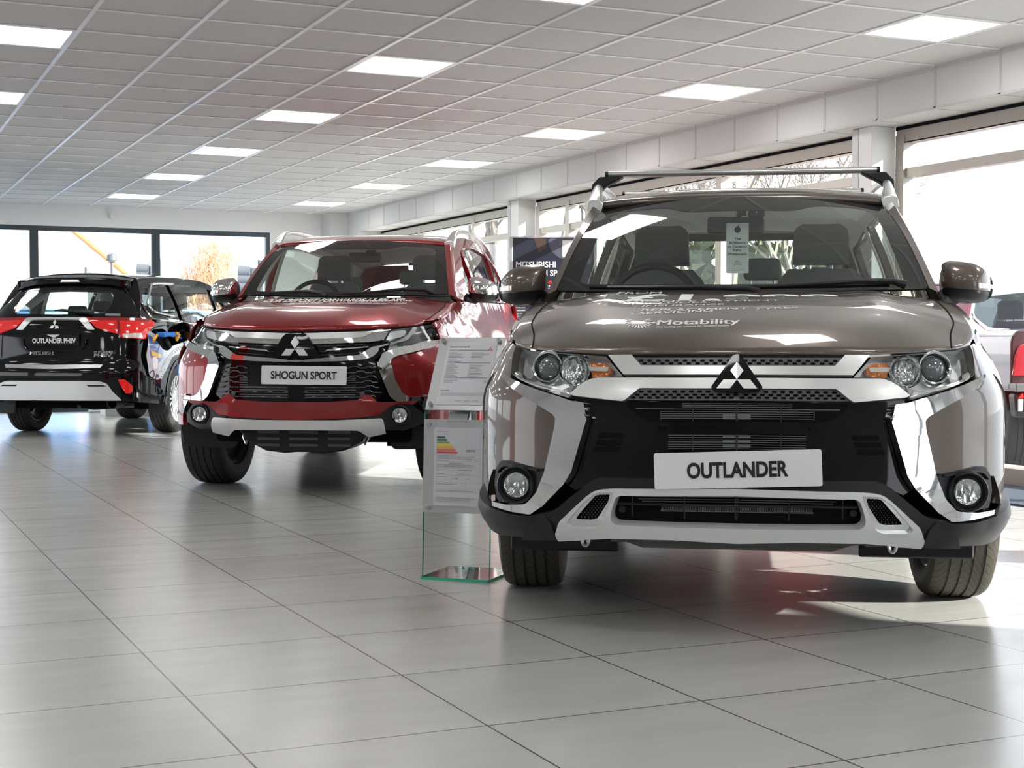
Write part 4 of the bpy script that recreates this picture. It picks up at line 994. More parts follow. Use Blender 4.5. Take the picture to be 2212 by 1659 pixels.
# --- fog lamp pocket
fg = oa([(100, 1010, 10), (130, 945, 20), (170, 935, 20), (445, 1008, 10), (488, 1035, 10), (432, 1180, 30), (350, 1268, 30), (235, 1275, 30), (108, 1245, 14), (88, 1120, 10)], 6)
patch('fog_lamp_surround', 'black', oc, F, fg, off=.010, th=.04, mirror=True, bev=.006)
lip = oa([(118, 1010, 10), (150, 960, 30), (200, 958, 20), (440, 1012, 4), (436, 1026, 4), (200, 985, 20), (165, 990, 20), (128, 1040, 8)], 4)
patch('surround_lip', 'black', oc, F, lip, off=.022, th=.02, mirror=True, bev=.005)
pf_ = pt(262, 1125)
disc_on(pf_, .052, [(-.08, .066), (-.002, .064), (.003, .060), (-.020, .049), (-.022, .042)], 'black', 'fog_lamp_bezel', k0=.12)
disc_on(pf_, .033, [(.000, .044), (.006, .044), (.008, .041), (.004, .040)], 'chrome', 'fog_lamp_ring', k0=.12)
disc_on(pf_, .033, [(.004, .041), (-.001, .026), (-.002, .011), (.006, .009), (.007, .0005)], 'facet', 'fog_lamp', k0=.12)
disc_on(pf_, .033, [(.008, .041), (.013, .025), (.015, .0005)], 'cover', 'fog_lamp_cover', k0=.12)
# --- black lower bumper
skL = [(2000, 1162), (1040, 1160), (905, 1168, 30), (838, 1205, 30), (618, 1400, 20), (586, 1492, 16), (604, 1522, 12), (1000, 1514), (1500, 1532), (2000, 1550)]
def symh(L, r, tf=oa):
    P = [tuple(q) for q in tf(L, r)]; P = [q for q in P if q[0] < -.03]
    a, b = tf([L[0][:2]])[0][1], tf([L[-1][:2]])[0][1]
    return np.array([(0, a)] + P + [(0, b)] + [(-x, y) for x, y in P[::-1]])
skid = symh(skL, 6)
ho = symh([(2000, 1218), (1085, 1210, 20), (1052, 1232, 20), (1016, 1345, 10), (1016, 1395, 20), (1055, 1425, 20), (2000, 1455)], 8)
vo_ = oa([(905, 1188, 30), (1040, 1186, 10), (1022, 1248, 10), (935, 1432, 20), (880, 1446, 10), (690, 1440, 20), (668, 1412, 10), (800, 1262, 20)], 8)
vom = vo_ * [-1, 1]
low = half([(0, .49)] + [tuple(q) for q in oa([(1340, 1082), (900, 1074, 60), (820, 1112, 30), (560, 1330, 40), (385, 1362, 10), (230, 1345, 20), (88, 1292, 6)], 4)] + [(-1.09, .405), (-1.255, .42), (-1.255, .31), (-1.05, .285)] + [tuple(q) for q in oa([(135, 1528), (330, 1538), (600, 1500), (700, 1500)])] + [(0, .33)])
grow = lambda P, fx, fz: (P - P.mean(0)) * [fx, fz] + P.mean(0)
patch('lower_bumper', 'black', oc, F, low, holes=[grow(ho, 1.02, 1.12), grow(vo_, 1.12, 1.12), grow(vom, 1.12, 1.12)], off=lambda P: .004 + .030 * np.exp(-((P[:, 1] - .36) / .06) ** 2) * np.clip((abs(P[:, 0]) - .45) * 4, 0, 1), th=.03, bev=.004)
fold = oa([(495, 1352), (360, 1402), (326, 1535), (590, 1525), (575, 1495), (545, 1410)], 8)
patch('bumper_step', 'black', oc, F, fold, off=.026, th=.03, mirror=True, bev=.008)
# --- silver skid frame with its openings
patch('skid_frame', 'skid', oc, F, skid, holes=[ho, vo_, vom], off=.034, th=.05, bev=.010, seg=3)
patch('lower_intake', 'dark', oc, F, symh([(2000, 1205), (1060, 1200), (1000, 1340), (1000, 1420), (2000, 1470)], 0), off=-.02, th=.01, bev=0)
bars('lower_grille_fin', 'fin', [(1180, 1222, 2006, 1232), (1215, 1244, 2006, 1254), (1240, 1262, 2006, 1272)], .0013, .0)
bars('lower_grille_fin', 'black', [(1060, 1280, 2006, 1302)], .004, .004)
bars('lower_grille_post', 'black', [(1580, 1215, 1580, 1400), (1168, 1215, 1168, 1380), (2000, 1215, 2000, 1410)], .0022, .004)
mb = MB(); qq = oa([(x, 1322) for x in np.linspace(1400, 2000, 46)]); hh_ = .006
for q in qq:
    for sx in (1, -1):
        p = F(q[None])[0]; mb.box(sx * p[0] - .0012, sx * p[0] + .0012, p[1] + .006, p[1] + .016, p[2] - hh_, p[2] + hh_)
mb.build('cooler_teeth', 'fin', oc, fix=False)
bars('cooler_shelf', 'greymesh', [(1385, 1343, 2006, 1352)], .0035, -.012)
disc_on(pt(1080, 1332), -.016, [(0, .012), (.006, .011), (.006, .0005)], 'black', 'bolt_head', 16)
vi = oa([(893, 1206, 26), (1000, 1204, 8), (985, 1262, 10), (905, 1385, 16), (860, 1396, 10), (732, 1390, 8), (760, 1350, 10)], 6)
patch('corner_vent_chrome', 'chrome', oc, F, vo_, holes=[vi], off=.018, th=.03, mirror=True, bev=.005)
patch('corner_vent_mesh', 'dark', oc, F, vi, off=-.006, th=.01, mirror=True, bev=0)
mb = MB()
for j in range(11):
    for i in range(9):
        x, y = 760 + i * 27 + (j % 2) * 13, 1216 + j * 17
        q = oa([(x, y)])
        if inside(q, vi * 1.0)[0]:
            for sx in (1, -1):
                p = F(q)[0] + np.array([0, -.0, 0]); mb.box(sx * p[0] - .0011, sx * p[0] + .0011, p[1] + .002, p[1] + .006, p[2] - .0011, p[2] + .0011)
mb.build('vent_dots', 'fin', oc, fix=False)
# --- undertray, towing eyes, deflectors
MB().prism([(-.50, .33), (.50, .33), (.53, .305), (.36, .285), (.30, .265), (-.30, .265), (-.36, .285), (-.53, .305)], 'y', -.84, -.50).build('undertray', mat('undertray_plastic', (.10, .10, .10), .5), oc, bev=.004)
mb = MB()
for i in range(9):
    x = -.40 + i * .1; mb.box(x, x + .055, -.855, -.83, .285, .312)
mb.build('undertray_ribs', 'undertray_plastic' if 'undertray_plastic' in M else bpy.data.materials['undertray_plastic'], oc, bev=.002)
for sx in (-1, 1):
    MB().tube([(sx * .49 + .011 * math.cos(t), -.80, .285 + .022 * math.sin(t)) for t in np.linspace(0, 2 * math.pi, 19)], .0065, 8, cap=False).build('towing_eye', 'steel', oc)
    box('air_deflector', 'black', oc, sx * .60 - .19, sx * .60 + .19, -.47, -.455, .198, .33, bev=.008)
    box('deflector_mount', 'dark', oc, sx * .66 - .15, sx * .66 + .15, -.66, -.45, .30, .345, bev=.01)
# --- number plate
PL = [OF.o, 0]
def local(u, v, y):                      # photo point -> the car's own axes on the plane y
    o = OF.M @ (CO - OF.o); d = OF.M @ ray(u, v); return o + d * (y - o[1]) / d[1]
c4 = [local(u, v, -1.0) for u, v in ((1413.5, 984), (1773.5, 973), (1775.5, 1047.5), (1415, 1053))]
c = sum(c4) / 4; wv = (c4[1] + c4[2] - c4[0] - c4[3]) / 2; ang_ = math.atan2(wv[2], wv[0])
pw, ph = .257, .0565
np_ = empty('number_plate', tuple(c)); np_.parent = oc; np_.rotation_euler = (math.radians(-3), -ang_, 0)
R4 = rnd([(-pw, -ph), (pw, -ph), (pw, ph), (-pw, ph)], .008)
MB().prism([tuple(q) for q in R4], 'y', 0, .006).build('plate', 'plate', np_, bev=.001)
txt('lettering', 'OUTLANDER', 'ink', np_, lambda x, y, d: (x, -.001 - d, y - .0225), w=.310, h=.0475, bold=.034, align='c')
box('plate_bracket', 'dark', oc, -.2, .2, -.99, -.93, .48, .56, bev=.004)
# --- bonnet shut line
for a_ in (-.905, .905):
    Q = np.array([(a_ * (1 - .0 * t), t) for t in np.linspace(.0, 1, 24)]); P = OS.H(Q) + [0, 0, .0008]
    MB().tube(P, .0028, 5).build('shut_line', 'dark', oc)
# cowl, wipers, washer
cw = lambda P: np.stack([P[:, 0] * .72, OS.ws[0][0] - .035 + .235 * P[:, 0] ** 2 + .12 * P[:, 1], 1.112 + .02 * P[:, 0] ** 2 + 0 * P[:, 1]], -1)
grid('cowl_panel', 'dark', oc, cw, 21, 4, (-1, 1), (0, 1))
def wiper(P, base, r0=.006, nm='wiper_arm'):
    mb = MB(); mb.tube(P, [r0 * 1.7, r0 * 1.2, r0] + [r0 * .7] * (len(P) - 3), 8); return mb.build(nm, 'black', oc)
wv_ = lambda a, b, d=.012: OS.WS(np.array([[a, b]]))[0] + np.array([0, -d, d * .6])
wiper([wv_(.86, -.01, .03), wv_(.80, .02, .035), wv_(.60, .03, .03), wv_(.2, .018, .02), wv_(-.10, .012, .015)], None, .010)
wiper([wv_(.10, -.03, .02), wv_(.05, -.01, .025), wv_(-.2, .008, .022), wv_(-.5, .012, .018), wv_(-.70, .012, .015)], None, .008)
MB().tube([wv_(a, .016, .012) for a in np.linspace(.78, -.16, 9)], .006, 6).tube([wv_(a, .010, .012) for a in np.linspace(.0, -.80, 9)], .006, 6).build('wiper_blade', 'dark', oc)
# --- camera, sensor housing and inside mirror
ins = lambda a, b, d=.02: OS.WS(np.array([[a, b]]))[0] + np.array([0, d, -d * .4])
p = local(1634, 455, .78)
MB().prism([(p[0] + x, p[2] + z) for x, z in ((-.035, -.028), (.035, -.028), (.036, -.008), (.012, .022), (-.012, .022), (-.036, -.008))], 'y', .76, .80).build('sensor_housing', 'black', oc, bev=.006)
p = local(1634, 458, .755); box('camera_eye', 'clearlens', oc, p[0] - .003, p[0] + .003, .752, .762, p[2] - .004, p[2] + .004)
p = local(1603, 461, .79); box('light_sensor', 'black', oc, p[0] - .018, p[0] + .018, .775, .80, p[2] - .01, p[2] + .01, bev=.003)
p0, p1 = local(1527, 468, .80), local(1652, 506, .80)
MB().prism([tuple(q) for q in rnd([(p0[0], p1[2] + .004), (p1[0], p1[2]), (p1[0] - .002, p0[2] - .006), (p0[0] + .004, p0[2])], .016)], 'y', .80, .835).build('inside_mirror', 'greymesh', oc, bev=.006)
MB().tube([(-.005, .80, p0[2] + .0), (0, .77, p0[2] + .05)], .012, 8).build('mirror_stem', 'black', oc)
# --- rear bench headrests, rear window rim and tailgate inside
def rear_inside(car, S, sz, w=.56, seatm='seat'):
    for x in (-.40, .40):
        t = empty('rear_seat', (x, 2.30, sz)); t.parent = car
        MB().prism([tuple(q) for q in rnd([(-.31, -.05), (.31, -.05), (.30, .52), (-.30, .52)], .05)], 'y', -.06, .06).build('backrest', seatm, t, bev=.02)
        for hx in ((0,) if x < 0 else (0, -.29)):
            hz = .0 if hx == 0 else .05
            MB().prism([tuple(q) for q in rnd([(hx - .10, .545 + hz), (hx + .10, .545 + hz), (hx + .095, .66 + hz), (hx - .095, .66 + hz)], .035)], 'y', -.04, .05).build('headrest', seatm, t, bev=.015)
            MB().tube([(hx - .06, 0, .48), (hx - .06, 0, .58 + hz)], .006, 8).tube([(hx + .06, 0, .48), (hx + .06, 0, .58 + hz)], .006, 8).build('headrest_post', 'steel', t)
        MB().box(-.30, .30, -.52, -.04, -.16, -.02).build('cushion', seatm, t, bev=.04)
rear_inside(oc, OS, .66)
def rear_shell(car, S, paint, win, zlo=.32, lining='dark'):
    q = S.plr[-1, 0] - .02; zt = float(S.zr(S.roof_end)) - .035
    out = tail_outline(S, zlo, q, zt)
    patch('tailgate', paint, car, S.B, out, holes=[win], off=0, th=.03, flip=True, res=.06, bev=.002)
    patch('rear_window', 'tintglass' if lining == 'tint' else 'carglass', car, S.B, win, off=-.01, th=0, flip=True, res=.08, bev=0)
rw = rnd([(-.60, 1.18), (.60, 1.18), (.63, 1.27), (.58, 1.545), (-.58, 1.545), (-.63, 1.27)], .05)
rear_shell(oc, OS, 'brown', rw)
# --- roof rails and cross bars
def rail(car, S, m, x0, y0, y1, h=.045, r=.016, dz=.0):
    for sx in (-1, 1):
        rows = []; N = 30
        for k_ in range(N):
            t = k_ / (N - 1); y = y0 + (y1 - y0) * t; e = min(1, t / .10, (1 - t) / .10); e = e * e * (3 - 2 * e)
            x = float(S.xr(y)) - .012; z = float(S.ze(y)) + .004 + h * e + dz; hw = r * (1.9 - .9 * e); hb = r * .9 + (1 - e) * .004; dn = .010 + .012 * (1 - e)
            rows.append([(sx * (x + hw + .006), y, z - dn - hb * .3), (sx * (x + hw), y, z + hb * .5), (sx * (x + hw * .35), y, z + hb), (sx * (x - hw * .6), y, z + hb * .8), (sx * (x - hw), y, z + hb * .1), (sx * (x - hw * .8), y, z - dn - hb * .3)])
        v = [q for r_ in rows for q in r_]; K = 6
        f = [(i * K + k, i * K + (k + 1) % K, (i + 1) * K + (k + 1) % K, (i + 1) * K + k) for i in range(N - 1) for k in range(K)] + [tuple(range(K)), tuple((N - 1) * K + k for k in range(K))[::-1]]
        MB().add(v, f).build('roof_rail', m, car, ang=50, bev=.003)
rail(oc, OS, 'satin', 0, .82, 3.10, .050, .018)
for y, lab in ((1.12, 'front silver roof bar clamped across the brown SUV roof rails'), (2.05, 'rear silver roof bar, mostly hidden behind the front one')):
    cb = empty('roof_bar', tuple(OF.o + np.array([0, y, 0.0]) @ OF.M), -OF.t, label=lab, cat='roof bar', group='roof bars on the brown SUV')
    zz = 1.690; prof = [tuple(q) for q in rnd([(-.035, 0), (-.02, .014), (.02, .014), (.035, 0), (.02, -.014), (-.02, -.014)], .012)]
    MB().prism([(a_, b_ + zz) for a_, b_ in prof], 'x', -.592, .592).build('bar', 'satin', cb)
    box('top_groove', 'dark', cb, -.59, .59, -.006, .006, zz + .0125, zz + .0150)
    for sx in (-1, 1):
        MB().prism([(a_ * 1.03, b_ * 1.06 + zz) for a_, b_ in prof], 'x', sx * .592, sx * .606).build('end_cap', 'black', cb)
        xr_ = float(OS.xr(y)) - .006; zr_ = float(OS.ze(y)) + .075
        MB().prism([(sx * (xr_ + .0), zr_ - .055), (sx * (xr_ + .028), zr_ - .05), (sx * (xr_ + .024), zr_ - .01), (sx * (xr_ - .01), zz - .012), (sx * (xr_ - .12), zz - .012), (sx * (xr_ - .09), zz - .03), (sx * (xr_ - .035), zr_ - .02)], 'y', -.035, .035).build('foot', 'black', cb, bev=.006)
# --- door mirrors
def mirror_at(car, fr, S, uvL, y, base, **k):
    pass
mc = local(1131, 617, .46); mr = local(2093, 608, .46)
mx_ = (abs(mc[0]) + abs(mr[0])) / 2; mz = (mc[2] + mr[2]) / 2
for sx in (-1, 1): mirror_unit(oc, sx, (sx * .79, .42, 1.115), (sx * mx_, .46, mz - .009), 'brown', w=.213, h=.158)
# --- white vinyl lettering on the bonnet
def hood_txt(fr, S, car, s, quad, m='white_ink', bold=.02, cap=.729, nm='bonnet_lettering', off=.0012, baser=(0, 1)):
    """quad: photo points of the text box - bottom left, bottom right, top right, top left"""
    Q = np.array(quad, float); hold = []
    def place(x, y, d): hold.append((x, y)); return (0, 0, 0)
    o = txt(nm, s, m, car, place, w=1.0, h=1.0, bold=bold)
    if o is None: return
    H_ = np.array(hold); NT, NV = 25, 4
    tt, vv = np.meshgrid(np.linspace(0, 1, NT), np.linspace(0, 1, NV)); t, v = tt.ravel()[:, None], vv.ravel()[:, None]
    I = (Q[0] * (1 - t) + Q[1] * t) * (1 - v) + (Q[3] * (1 - t) + Q[2] * t) * v
    P = fr.inv(S.H, I, (-1, 1), (0, 1)).reshape(NV, NT, 2)
    ft = np.clip(H_[:, 0], 0, 1) * (NT - 1); i0 = np.minimum(ft.astype(int), NT - 2); a_ = (ft - i0)[:, None]
    fv = np.clip(H_[:, 1], -.3, 1.1) * (NV - 1); j0 = np.clip(fv.astype(int), 0, NV - 2); b_ = (fv - j0)[:, None]
    P = (P[j0, i0] * (1 - a_) + P[j0, i0 + 1] * a_) * (1 - b_) + (P[j0 + 1, i0] * (1 - a_) + P[j0 + 1, i0 + 1] * a_) * b_
    X = S.H(P) + [0, 0, off]
    o.data.vertices.foreach_set('co', X.ravel()); o.data.update(); return o
fh = lambda L: [(1240 + a / 3.687, 600 + b / 3.687) for a, b in L]
for s, q, bo in (('FROM', [(335, 131), (690, 128), (706, 112), (365, 114)], .012), ('£1,999', [(395, 186), (2105, 172), (2100, 134), (440, 132)], .03),
                 ('ADVANCE PAYMENT', [(300, 200), (1650, 184), (1640, 176), (330, 188)], .012), ('INCLUDES:', [(440, 213), (1085, 200), (1085, 192), (450, 203)], .012),
                 ('· INSURANCE', [(470, 236), (1195, 216), (1195, 206), (490, 222)], .012), ('· REPLACEMENT TYRES', [(455, 268), (1790, 246), (1780, 234), (480, 250)], .012),
                 ('· SERVICING', [(445, 298), (1105, 270), (1112, 252), (470, 276)], .012), ('Motability', [(655, 378), (1320, 366), (1320, 326), (670, 338)], .02),
                 ('The leading car scheme for disabled people', [(652, 400), (1238, 387), (1240, 376), (655, 388)], .008)):
    hood_txt(OF, OS, oc, s, fh(q), bold=bo)
mb = MB(); cx, cy = 515, 352
for i in range(15):
    a_ = math.radians(-25 + i * (230 / 14)); r0, r1 = .28, 1.0
    pe = []
    for (rr, da) in ((r0, -.03), (.75, -.085), (.95, -.06), (1.0, 0), (.95, .06), (.75, .085), (r0, .03)):
        pe.append((cx + 112 * rr * math.cos(a_ + da), cy + 54 * rr * math.sin(a_ + da)))
    P = OS.H(OF.inv(OS.H, fh(pe), (-1, 1), (0, 1))) + [0, 0, .0012]; mb.add(P, [tuple(range(7))])
mb.build('bonnet_flower_mark', 'white_ink', oc, smooth=False, fix=False)
# --- hanging tag behind the windscreen
p = local(1593, 536, .70); tg = empty('hanging_tag', tuple(OF.o + p @ OF.M), -OF.t, label='pale card tag hanging inside the brown SUV windscreen about ceramic paint protection', cat='tag')
pxm = abs(local(1100, 536, .70)[0] - local(1000, 536, .70)[0]) / 100
out = rnd([(-23 * pxm, -52 * pxm), (23 * pxm, -52 * pxm), (23 * pxm, 52 * pxm), (-23 * pxm, 52 * pxm)], 3 * pxm)
hole = np.array([(math.cos(t) * 6.5 * pxm, 38 * pxm + math.sin(t) * 6.5 * pxm) for t in np.linspace(0, 2 * math.pi, 20, endpoint=False)])
flat = lambda P: np.stack([P[:, 0], 0 * P[:, 0], P[:, 1]], -1)
patch('card', 'card', tg, flat, out, holes=[hole], th=.0008, bev=0)
MB().tube([(0, -.001, 44 * pxm), (4 * pxm, .002, 48 * pxm), (8 * pxm, .01, 56 * pxm)], .0022, 6).build('strap', 'black', tg)
for s, z, w, hh2, mm in (('The', 17, 14, 5.2, 'ink'), ('Brilliance', 9, 33, 5.2, 'ink'), ('of Ceramic', 1, 39, 5.2, 'ink'), ('Paint', -6.5, 18, 5.2, 'ink'), ('Protection', -14.5, 37, 5.2, 'ink'), ('ASK FOR', -28, 9, 1.8, 'grey_ink'), ('GARD-X', -34.5, 11, 3, 'ink')):
    txt('lettering', s, mm, tg, lambda x, y, d, z=z: (x, -.0012, z * pxm + y), w=w * pxm, h=hh2 * pxm, bold=.012, align='c')
MB().tube([(8.5 * pxm * math.cos(t), -.0012, -33 * pxm + 4.6 * pxm * math.sin(t)) for t in np.linspace(0, 2 * math.pi, 25)], .0004, 4, cap=False).build('oval_mark', 'ink', tg)
mb = MB(); mb.box(-19 * pxm, 19 * pxm, -.0012, -.001, -42 * pxm, -41.3 * pxm); mb.box(-18 * pxm, 17 * pxm, -.0012, -.001, -46 * pxm, -45 * pxm); mb.build('fine_print', 'grey_ink', tg, fix=False)
# ------------------------------------------------------------------ the red SUV, facing the camera at an angle
_t = math.radians(31); GF = Frame(2.334 + .76 * math.cos(_t) - .012, 9.784 - .76 * math.sin(_t), 31); GS = Suv(shog)
gc = empty('sport_utility_vehicle', tuple(GF.o), -GF.t, label='dark red SUV behind the brown one, with a number plate reading SHOGUN SPORT', cat='car')
fc = lambda L: [(390 + q[0] / 7.373, 640 + q[1] / 7.373) for q in L]
fd_ = lambda L: [(640 + q[0] / 7.373, 640 + q[1] / 7.373) for q in L]
fe_ = lambda L: [(390 + q[0] / 7.373, 830 + q[1] / 7.373) for q in L]
GFs = GS.F
def gl(L, r=0.0, tf=fc): return FR(GS, GF, GS.F, tf, L, r, (-1.26, .12), (.12, 1.2))          # traced on the screen-left half
def gr(L, r=0.0, tf=fd_):                                                                      # traced on the screen-right half, returned as the left one
    P = FR(GS, GF, GS.F, tf, L, r, (-.12, 1.26), (.12, 1.2)); P[:, 0] *= -1; return P
def gh(L, r, g=gr, tf=None):
    P = g(L, r) if tf is None else g(L, r, tf)
    Q = [tuple(q) for q in P if q[0] < -.03]
    a = g([L[0][:2]])[0][1] if tf is None else g([L[0][:2]], 0, tf)[0][1]
    b = g([L[-1][:2]])[0][1] if tf is None else g([L[-1][:2]], 0, tf)[0][1]
    return np.array([(0, a)] + Q + [(0, b)] + [(-x, y) for x, y in Q[::-1]])
gp_ = lambda L, r=0.0: gr(L, r, lambda A: [tuple(q) for q in A])
GS.set_front(gp_([(657.6, 711.2), (735, 709.8), (803, 707), (857, 703.5), (905, 699.5), (940, 694), (971, 687)]))
suv_common(gc, GS, 'red', None, tyre_r=.388, tyre_w=.265, rimr=.245, wb=2.8, arch_r=.445, track=.76, steer=math.radians(-3), spokes=12, arch_trim='red')
patch('front_core', 'dark', gc, GFs, half([(0, .42), (-.95, .42), (-1.22, .44), (-1.24, .95), (-1.0, 1.0), (-.8, 1.0), (0, 1.0)]), off=-.06, th=.02, res=.07, bev=0)
inner_ = gp_([(985, 739), (940, 749), (880, 765), (856, 770, 5), (844, 776, 4), (843, 785, 4), (851.6, 820), (869, 852, 8), (882, 857.5, 5), (925, 856)], 3)
end_ = gl([(140, 1552), (95, 1640), (62, 1830), (95, 1860), (110, 1800), (165, 1660), (185, 1645)])
lampx = gp_([(971, 690.5), (974, 718), (960, 733)])
cornr = np.vstack([lampx, inner_, end_[:1], [[-.84, .52], [-.85, .42], [-1.0, .42], [-1.25, .45], [-1.255, .98]], gp_([(978, 689)])])
patch('bumper_corner', 'red', gc, GFs, cornr, off=0, th=.03, mirror=True, bev=.005)
HLg = gp_([(846, 712, 1), (905, 705.2), (940, 698.8), (971, 690.5, 3), (974, 718, 5), (957, 733, 5), (917, 739), (836, 761, 2), (845, 737, 2), (831, 735.5, 1)], 2)
patch('headlamp_bowl', 'bowl', gc, GFs, HLg, off=-.05, th=.012, mirror=True, bev=0)
patch('headlamp_wall', 'bowl', gc, GFs, HLg, off=-.002, th=.05, part='wall', mirror=True, bev=0)
patch('headlamp_dark_mask', 'greymesh', gc, GFs, gp_([(870, 722), (935, 706), (958, 704), (962, 722), (930, 730), (866, 742)], 4), off=-.04, th=.006, mirror=True, bev=0)
def disc_g(P0, off, prof, m, nm, n=32, k0=.3):
    global F, oc; F_, oc_ = F, oc; F, oc = GFs, gc; r = disc_on(P0, off, prof, m, nm, n, k0); F, oc = F_, oc_; return r
p0_ = gp_([(934, 716)])[0]
disc_g(p0_, -.058, [(0, .030), (.016, .027), (.024, .016), (.027, .0005)], 'lens', 'projector_lens')
disc_g(p0_, -.058, [(0, .046), (.02, .045), (.026, .041), (.010, .032)], 'chrome', 'projector_ring')
drl = gp_([(893, 707), (905, 706), (897, 717, 4), (882, 733, 4), (862, 738, 3), (843, 744), (845, 740), (866, 732, 4), (880, 724, 4)], 2)
patch('daylight_strip', 'chrome', gc, GFs, drl, off=-.012, th=.03, mirror=True, bev=.004)
patch('daylight_strip', 'chrome', gc, GFs, gp_([(838, 757), (917, 735), (957, 729), (970, 716), (973, 718), (960, 733), (917, 739), (837, 761)], 2), off=-.010, th=.03, mirror=True, bev=.004)
patch('headlamp_inner_block', 'satin', gc, GFs, gp_([(845, 715), (876, 711.5), (880, 716, 2), (868, 727, 3), (834, 734)], 1), off=-.008, th=.03, mirror=True, bev=.004)
patch('headlamp_cover', 'cover', gc, GFs, HLg, off=0, th=0, mirror=True, bev=0)
patch('grille_backing', 'gloss', gc, GFs, gh([(130, 535), (800, 530), (1500, 500), (1530, 520), (1400, 900), (1250, 1000), (1260, 1060), (1420, 1560), (1280, 1660), (130, 1720)], 0), off=-.016, th=.02, bev=0)
patch('upper_silver_bar', 'satin', gc, GFs, gh([(130, 590), (1100, 562), (1510, 528), (1500, 548), (1205, 578, 40), (1070, 655, 40), (260, 682), (130, 692)], 8), off=.004, th=.03, bev=.005)
patch('upper_chrome_bar', 'chrome', gc, GFs, gr([(225, 692), (1075, 662, 30), (1212, 586, 30), (1468, 572, 8), (1385, 706, 10), (1150, 735), (1090, 737), (850, 742), (270, 766)], 6), off=.010, th=.03, mirror=True, bev=.006)
patch('grille_blade', 'chrome', gc, GFs, gr([(425, 888), (500, 845), (1148, 798), (1150, 814), (520, 872)], 4), off=.006, th=.02, mirror=True, bev=.003)
patch('lower_chrome_wing', 'chrome', gc, GFs, gh([(130, 1012), (380, 988), (980, 942, 60), (1060, 900, 50), (1190, 816, 40), (1468, 760, 6), (1462, 778, 6), (1312, 826, 20), (1306, 880, 20), (1240, 950, 30), (1130, 1005, 40), (700, 1035), (130, 1052)], 8), off=.014, th=.035, bev=.007)
def gtube(nm, m, lines, rad, off=-.004):
    mb = MB()
    for L in lines:
        Q = gr(L); P = GFs(Q) + normals(GFs, Q, False) * off
        for sx in (1, -1): mb.tube([(q[0] * sx, q[1], q[2]) for q in P], rad, 6)
    return mb.build(nm, m, gc)
def wave(x0, x1, y, per=262, amp=-26, ph=0):
    L = [(x0, y)]; x = x0 + ph
    while x < x1 - 90:
        L += [(x + 40, y), (x + 80, y + amp), (x + 170, y + amp), (x + 210, y)]; x += per
    L.append((x1, y)); return [q for q in L if q[0] <= x1 + 1]
for L in [wave(800, 1230, 1142), wave(800, 1262, 1218, ph=100), wave(800, 1285, 1294), wave(950, 1300, 1372, ph=60), wave(950, 1325, 1452, ph=100), wave(950, 1362, 1532, ph=60), wave(950, 1262, 1606, ph=120)]:
    Q = gr(L); P = GFs(Q) + normals(GFs, Q, False) * -.004
    for sx in (1, -1): MB().tube([(q[0] * sx, q[1], q[2]) for q in P], .0036, 6).build('grille_wave_bar', 'greymesh', gc)
gtube('grille_edge_bar', 'greymesh', [[(330, 800), (620, 790), (900, 775), (1100, 760)], [(380, 940), (640, 925), (980, 900)], [(350, 880), (420, 878)]], .0016)
gtube('radiator_fin', 'fin', [[(130, y), (945, y - 4)] for y in (1446, 1460, 1496, 1502, 1534, 1570, 1576, 1610)], .0022, -.010)
gtube('radiator_fin', 'fin', [[(800, y), (945, y - 4)] for y in (1310, 1340, 1380, 1416)], .0022, -.010)
mb = MB()
for j, y in enumerate((1460, 1534, 1612)):
    for i in range(5):
        x = 20 + i * 257 + (j % 2) * 130
        for a_, b_ in ((x, y),):
            if a_ < 60 or a_ > 880: continue
            Q = gr([(a_ - 50, b_), (a_ - 25, b_ - 18), (a_ + 25, b_ - 18), (a_ + 50, b_)]); P = GFs(Q) + normals(GFs, Q, False) * .001
            mb.add([(q[0], q[1], q[2]) for q in P], [(0, 1, 2, 3)]); mb.add([(-q[0], q[1], q[2]) for q in P], [(3, 2, 1, 0)])
mb.build('radiator_highlight_plates', 'fin', gc, smooth=False, fix=False)
disc_g(gr([(1048, 1560)])[0], -.006, [(0, .016), (.006, .015), (.006, .011), (.008, .009), (.009, .0005)], 'greymesh', 'parking_sensor', 20)
# shield and badge
shg = gh([(100, 612), (160, 612, 14), (215, 660, 20), (395, 965, 10), (370, 992, 10), (90, 1000)], 8)
patch('badge_shield', 'gloss', gc, GFs, shg, off=.034, th=.045, bev=.007)
zc_g = gr([(105, 838)])[0][1]
logo('satin', gc, lambda x, y, d: GFs(np.array([[x * 1.14, zc_g + y * .92]]))[0] + np.array([0, -.036 - d, 0]), .128, 'badge')
# chrome sweep, fog lamp, red lower lip, silver skid
swp = np.vstack([gp_([(822, 766, 3), (834, 760, 2), (917, 741), (957, 735.5), (985, 726)], 2), inner_, end_, gp_([(925, 867), (856, 868.5, 6), (841, 857, 6), (830, 830), (815, 793, 4), (813, 781, 4)], 3)])
patch('chrome_sweep', 'chrome', gc, GFs, swp, off=.022, th=.05, mirror=True, bev=.010, seg=3)
fgs = gl([(205, 312, 10), (380, 318, 20), (470, 350, 30), (590, 480, 30), (720, 515, 20), (2000, 560), (2000, 600), (570, 570, 20), (512, 662), (300, 640, 20), (180, 600, 20), (108, 470, 10)], 6, fe_)
fgs = gl([(205, 306, 10), (380, 314, 20), (475, 348, 30), (595, 480, 30), (760, 518, 10), (600, 560, 20), (512, 664, 6), (300, 645, 20), (178, 604, 20), (106, 470, 10)], 6, fe_)
patch('fog_lamp_surround', 'black', gc, GFs, fgs, off=.006, th=.03, mirror=True, bev=.006)
pg_ = gl([(332, 470)], 0, fe_)[0]
disc_g(pg_, .038, [(-.06, .062), (-.002, .060), (.002, .056), (-.012, .046)], 'black', 'fog_lamp_bezel', k0=.12)
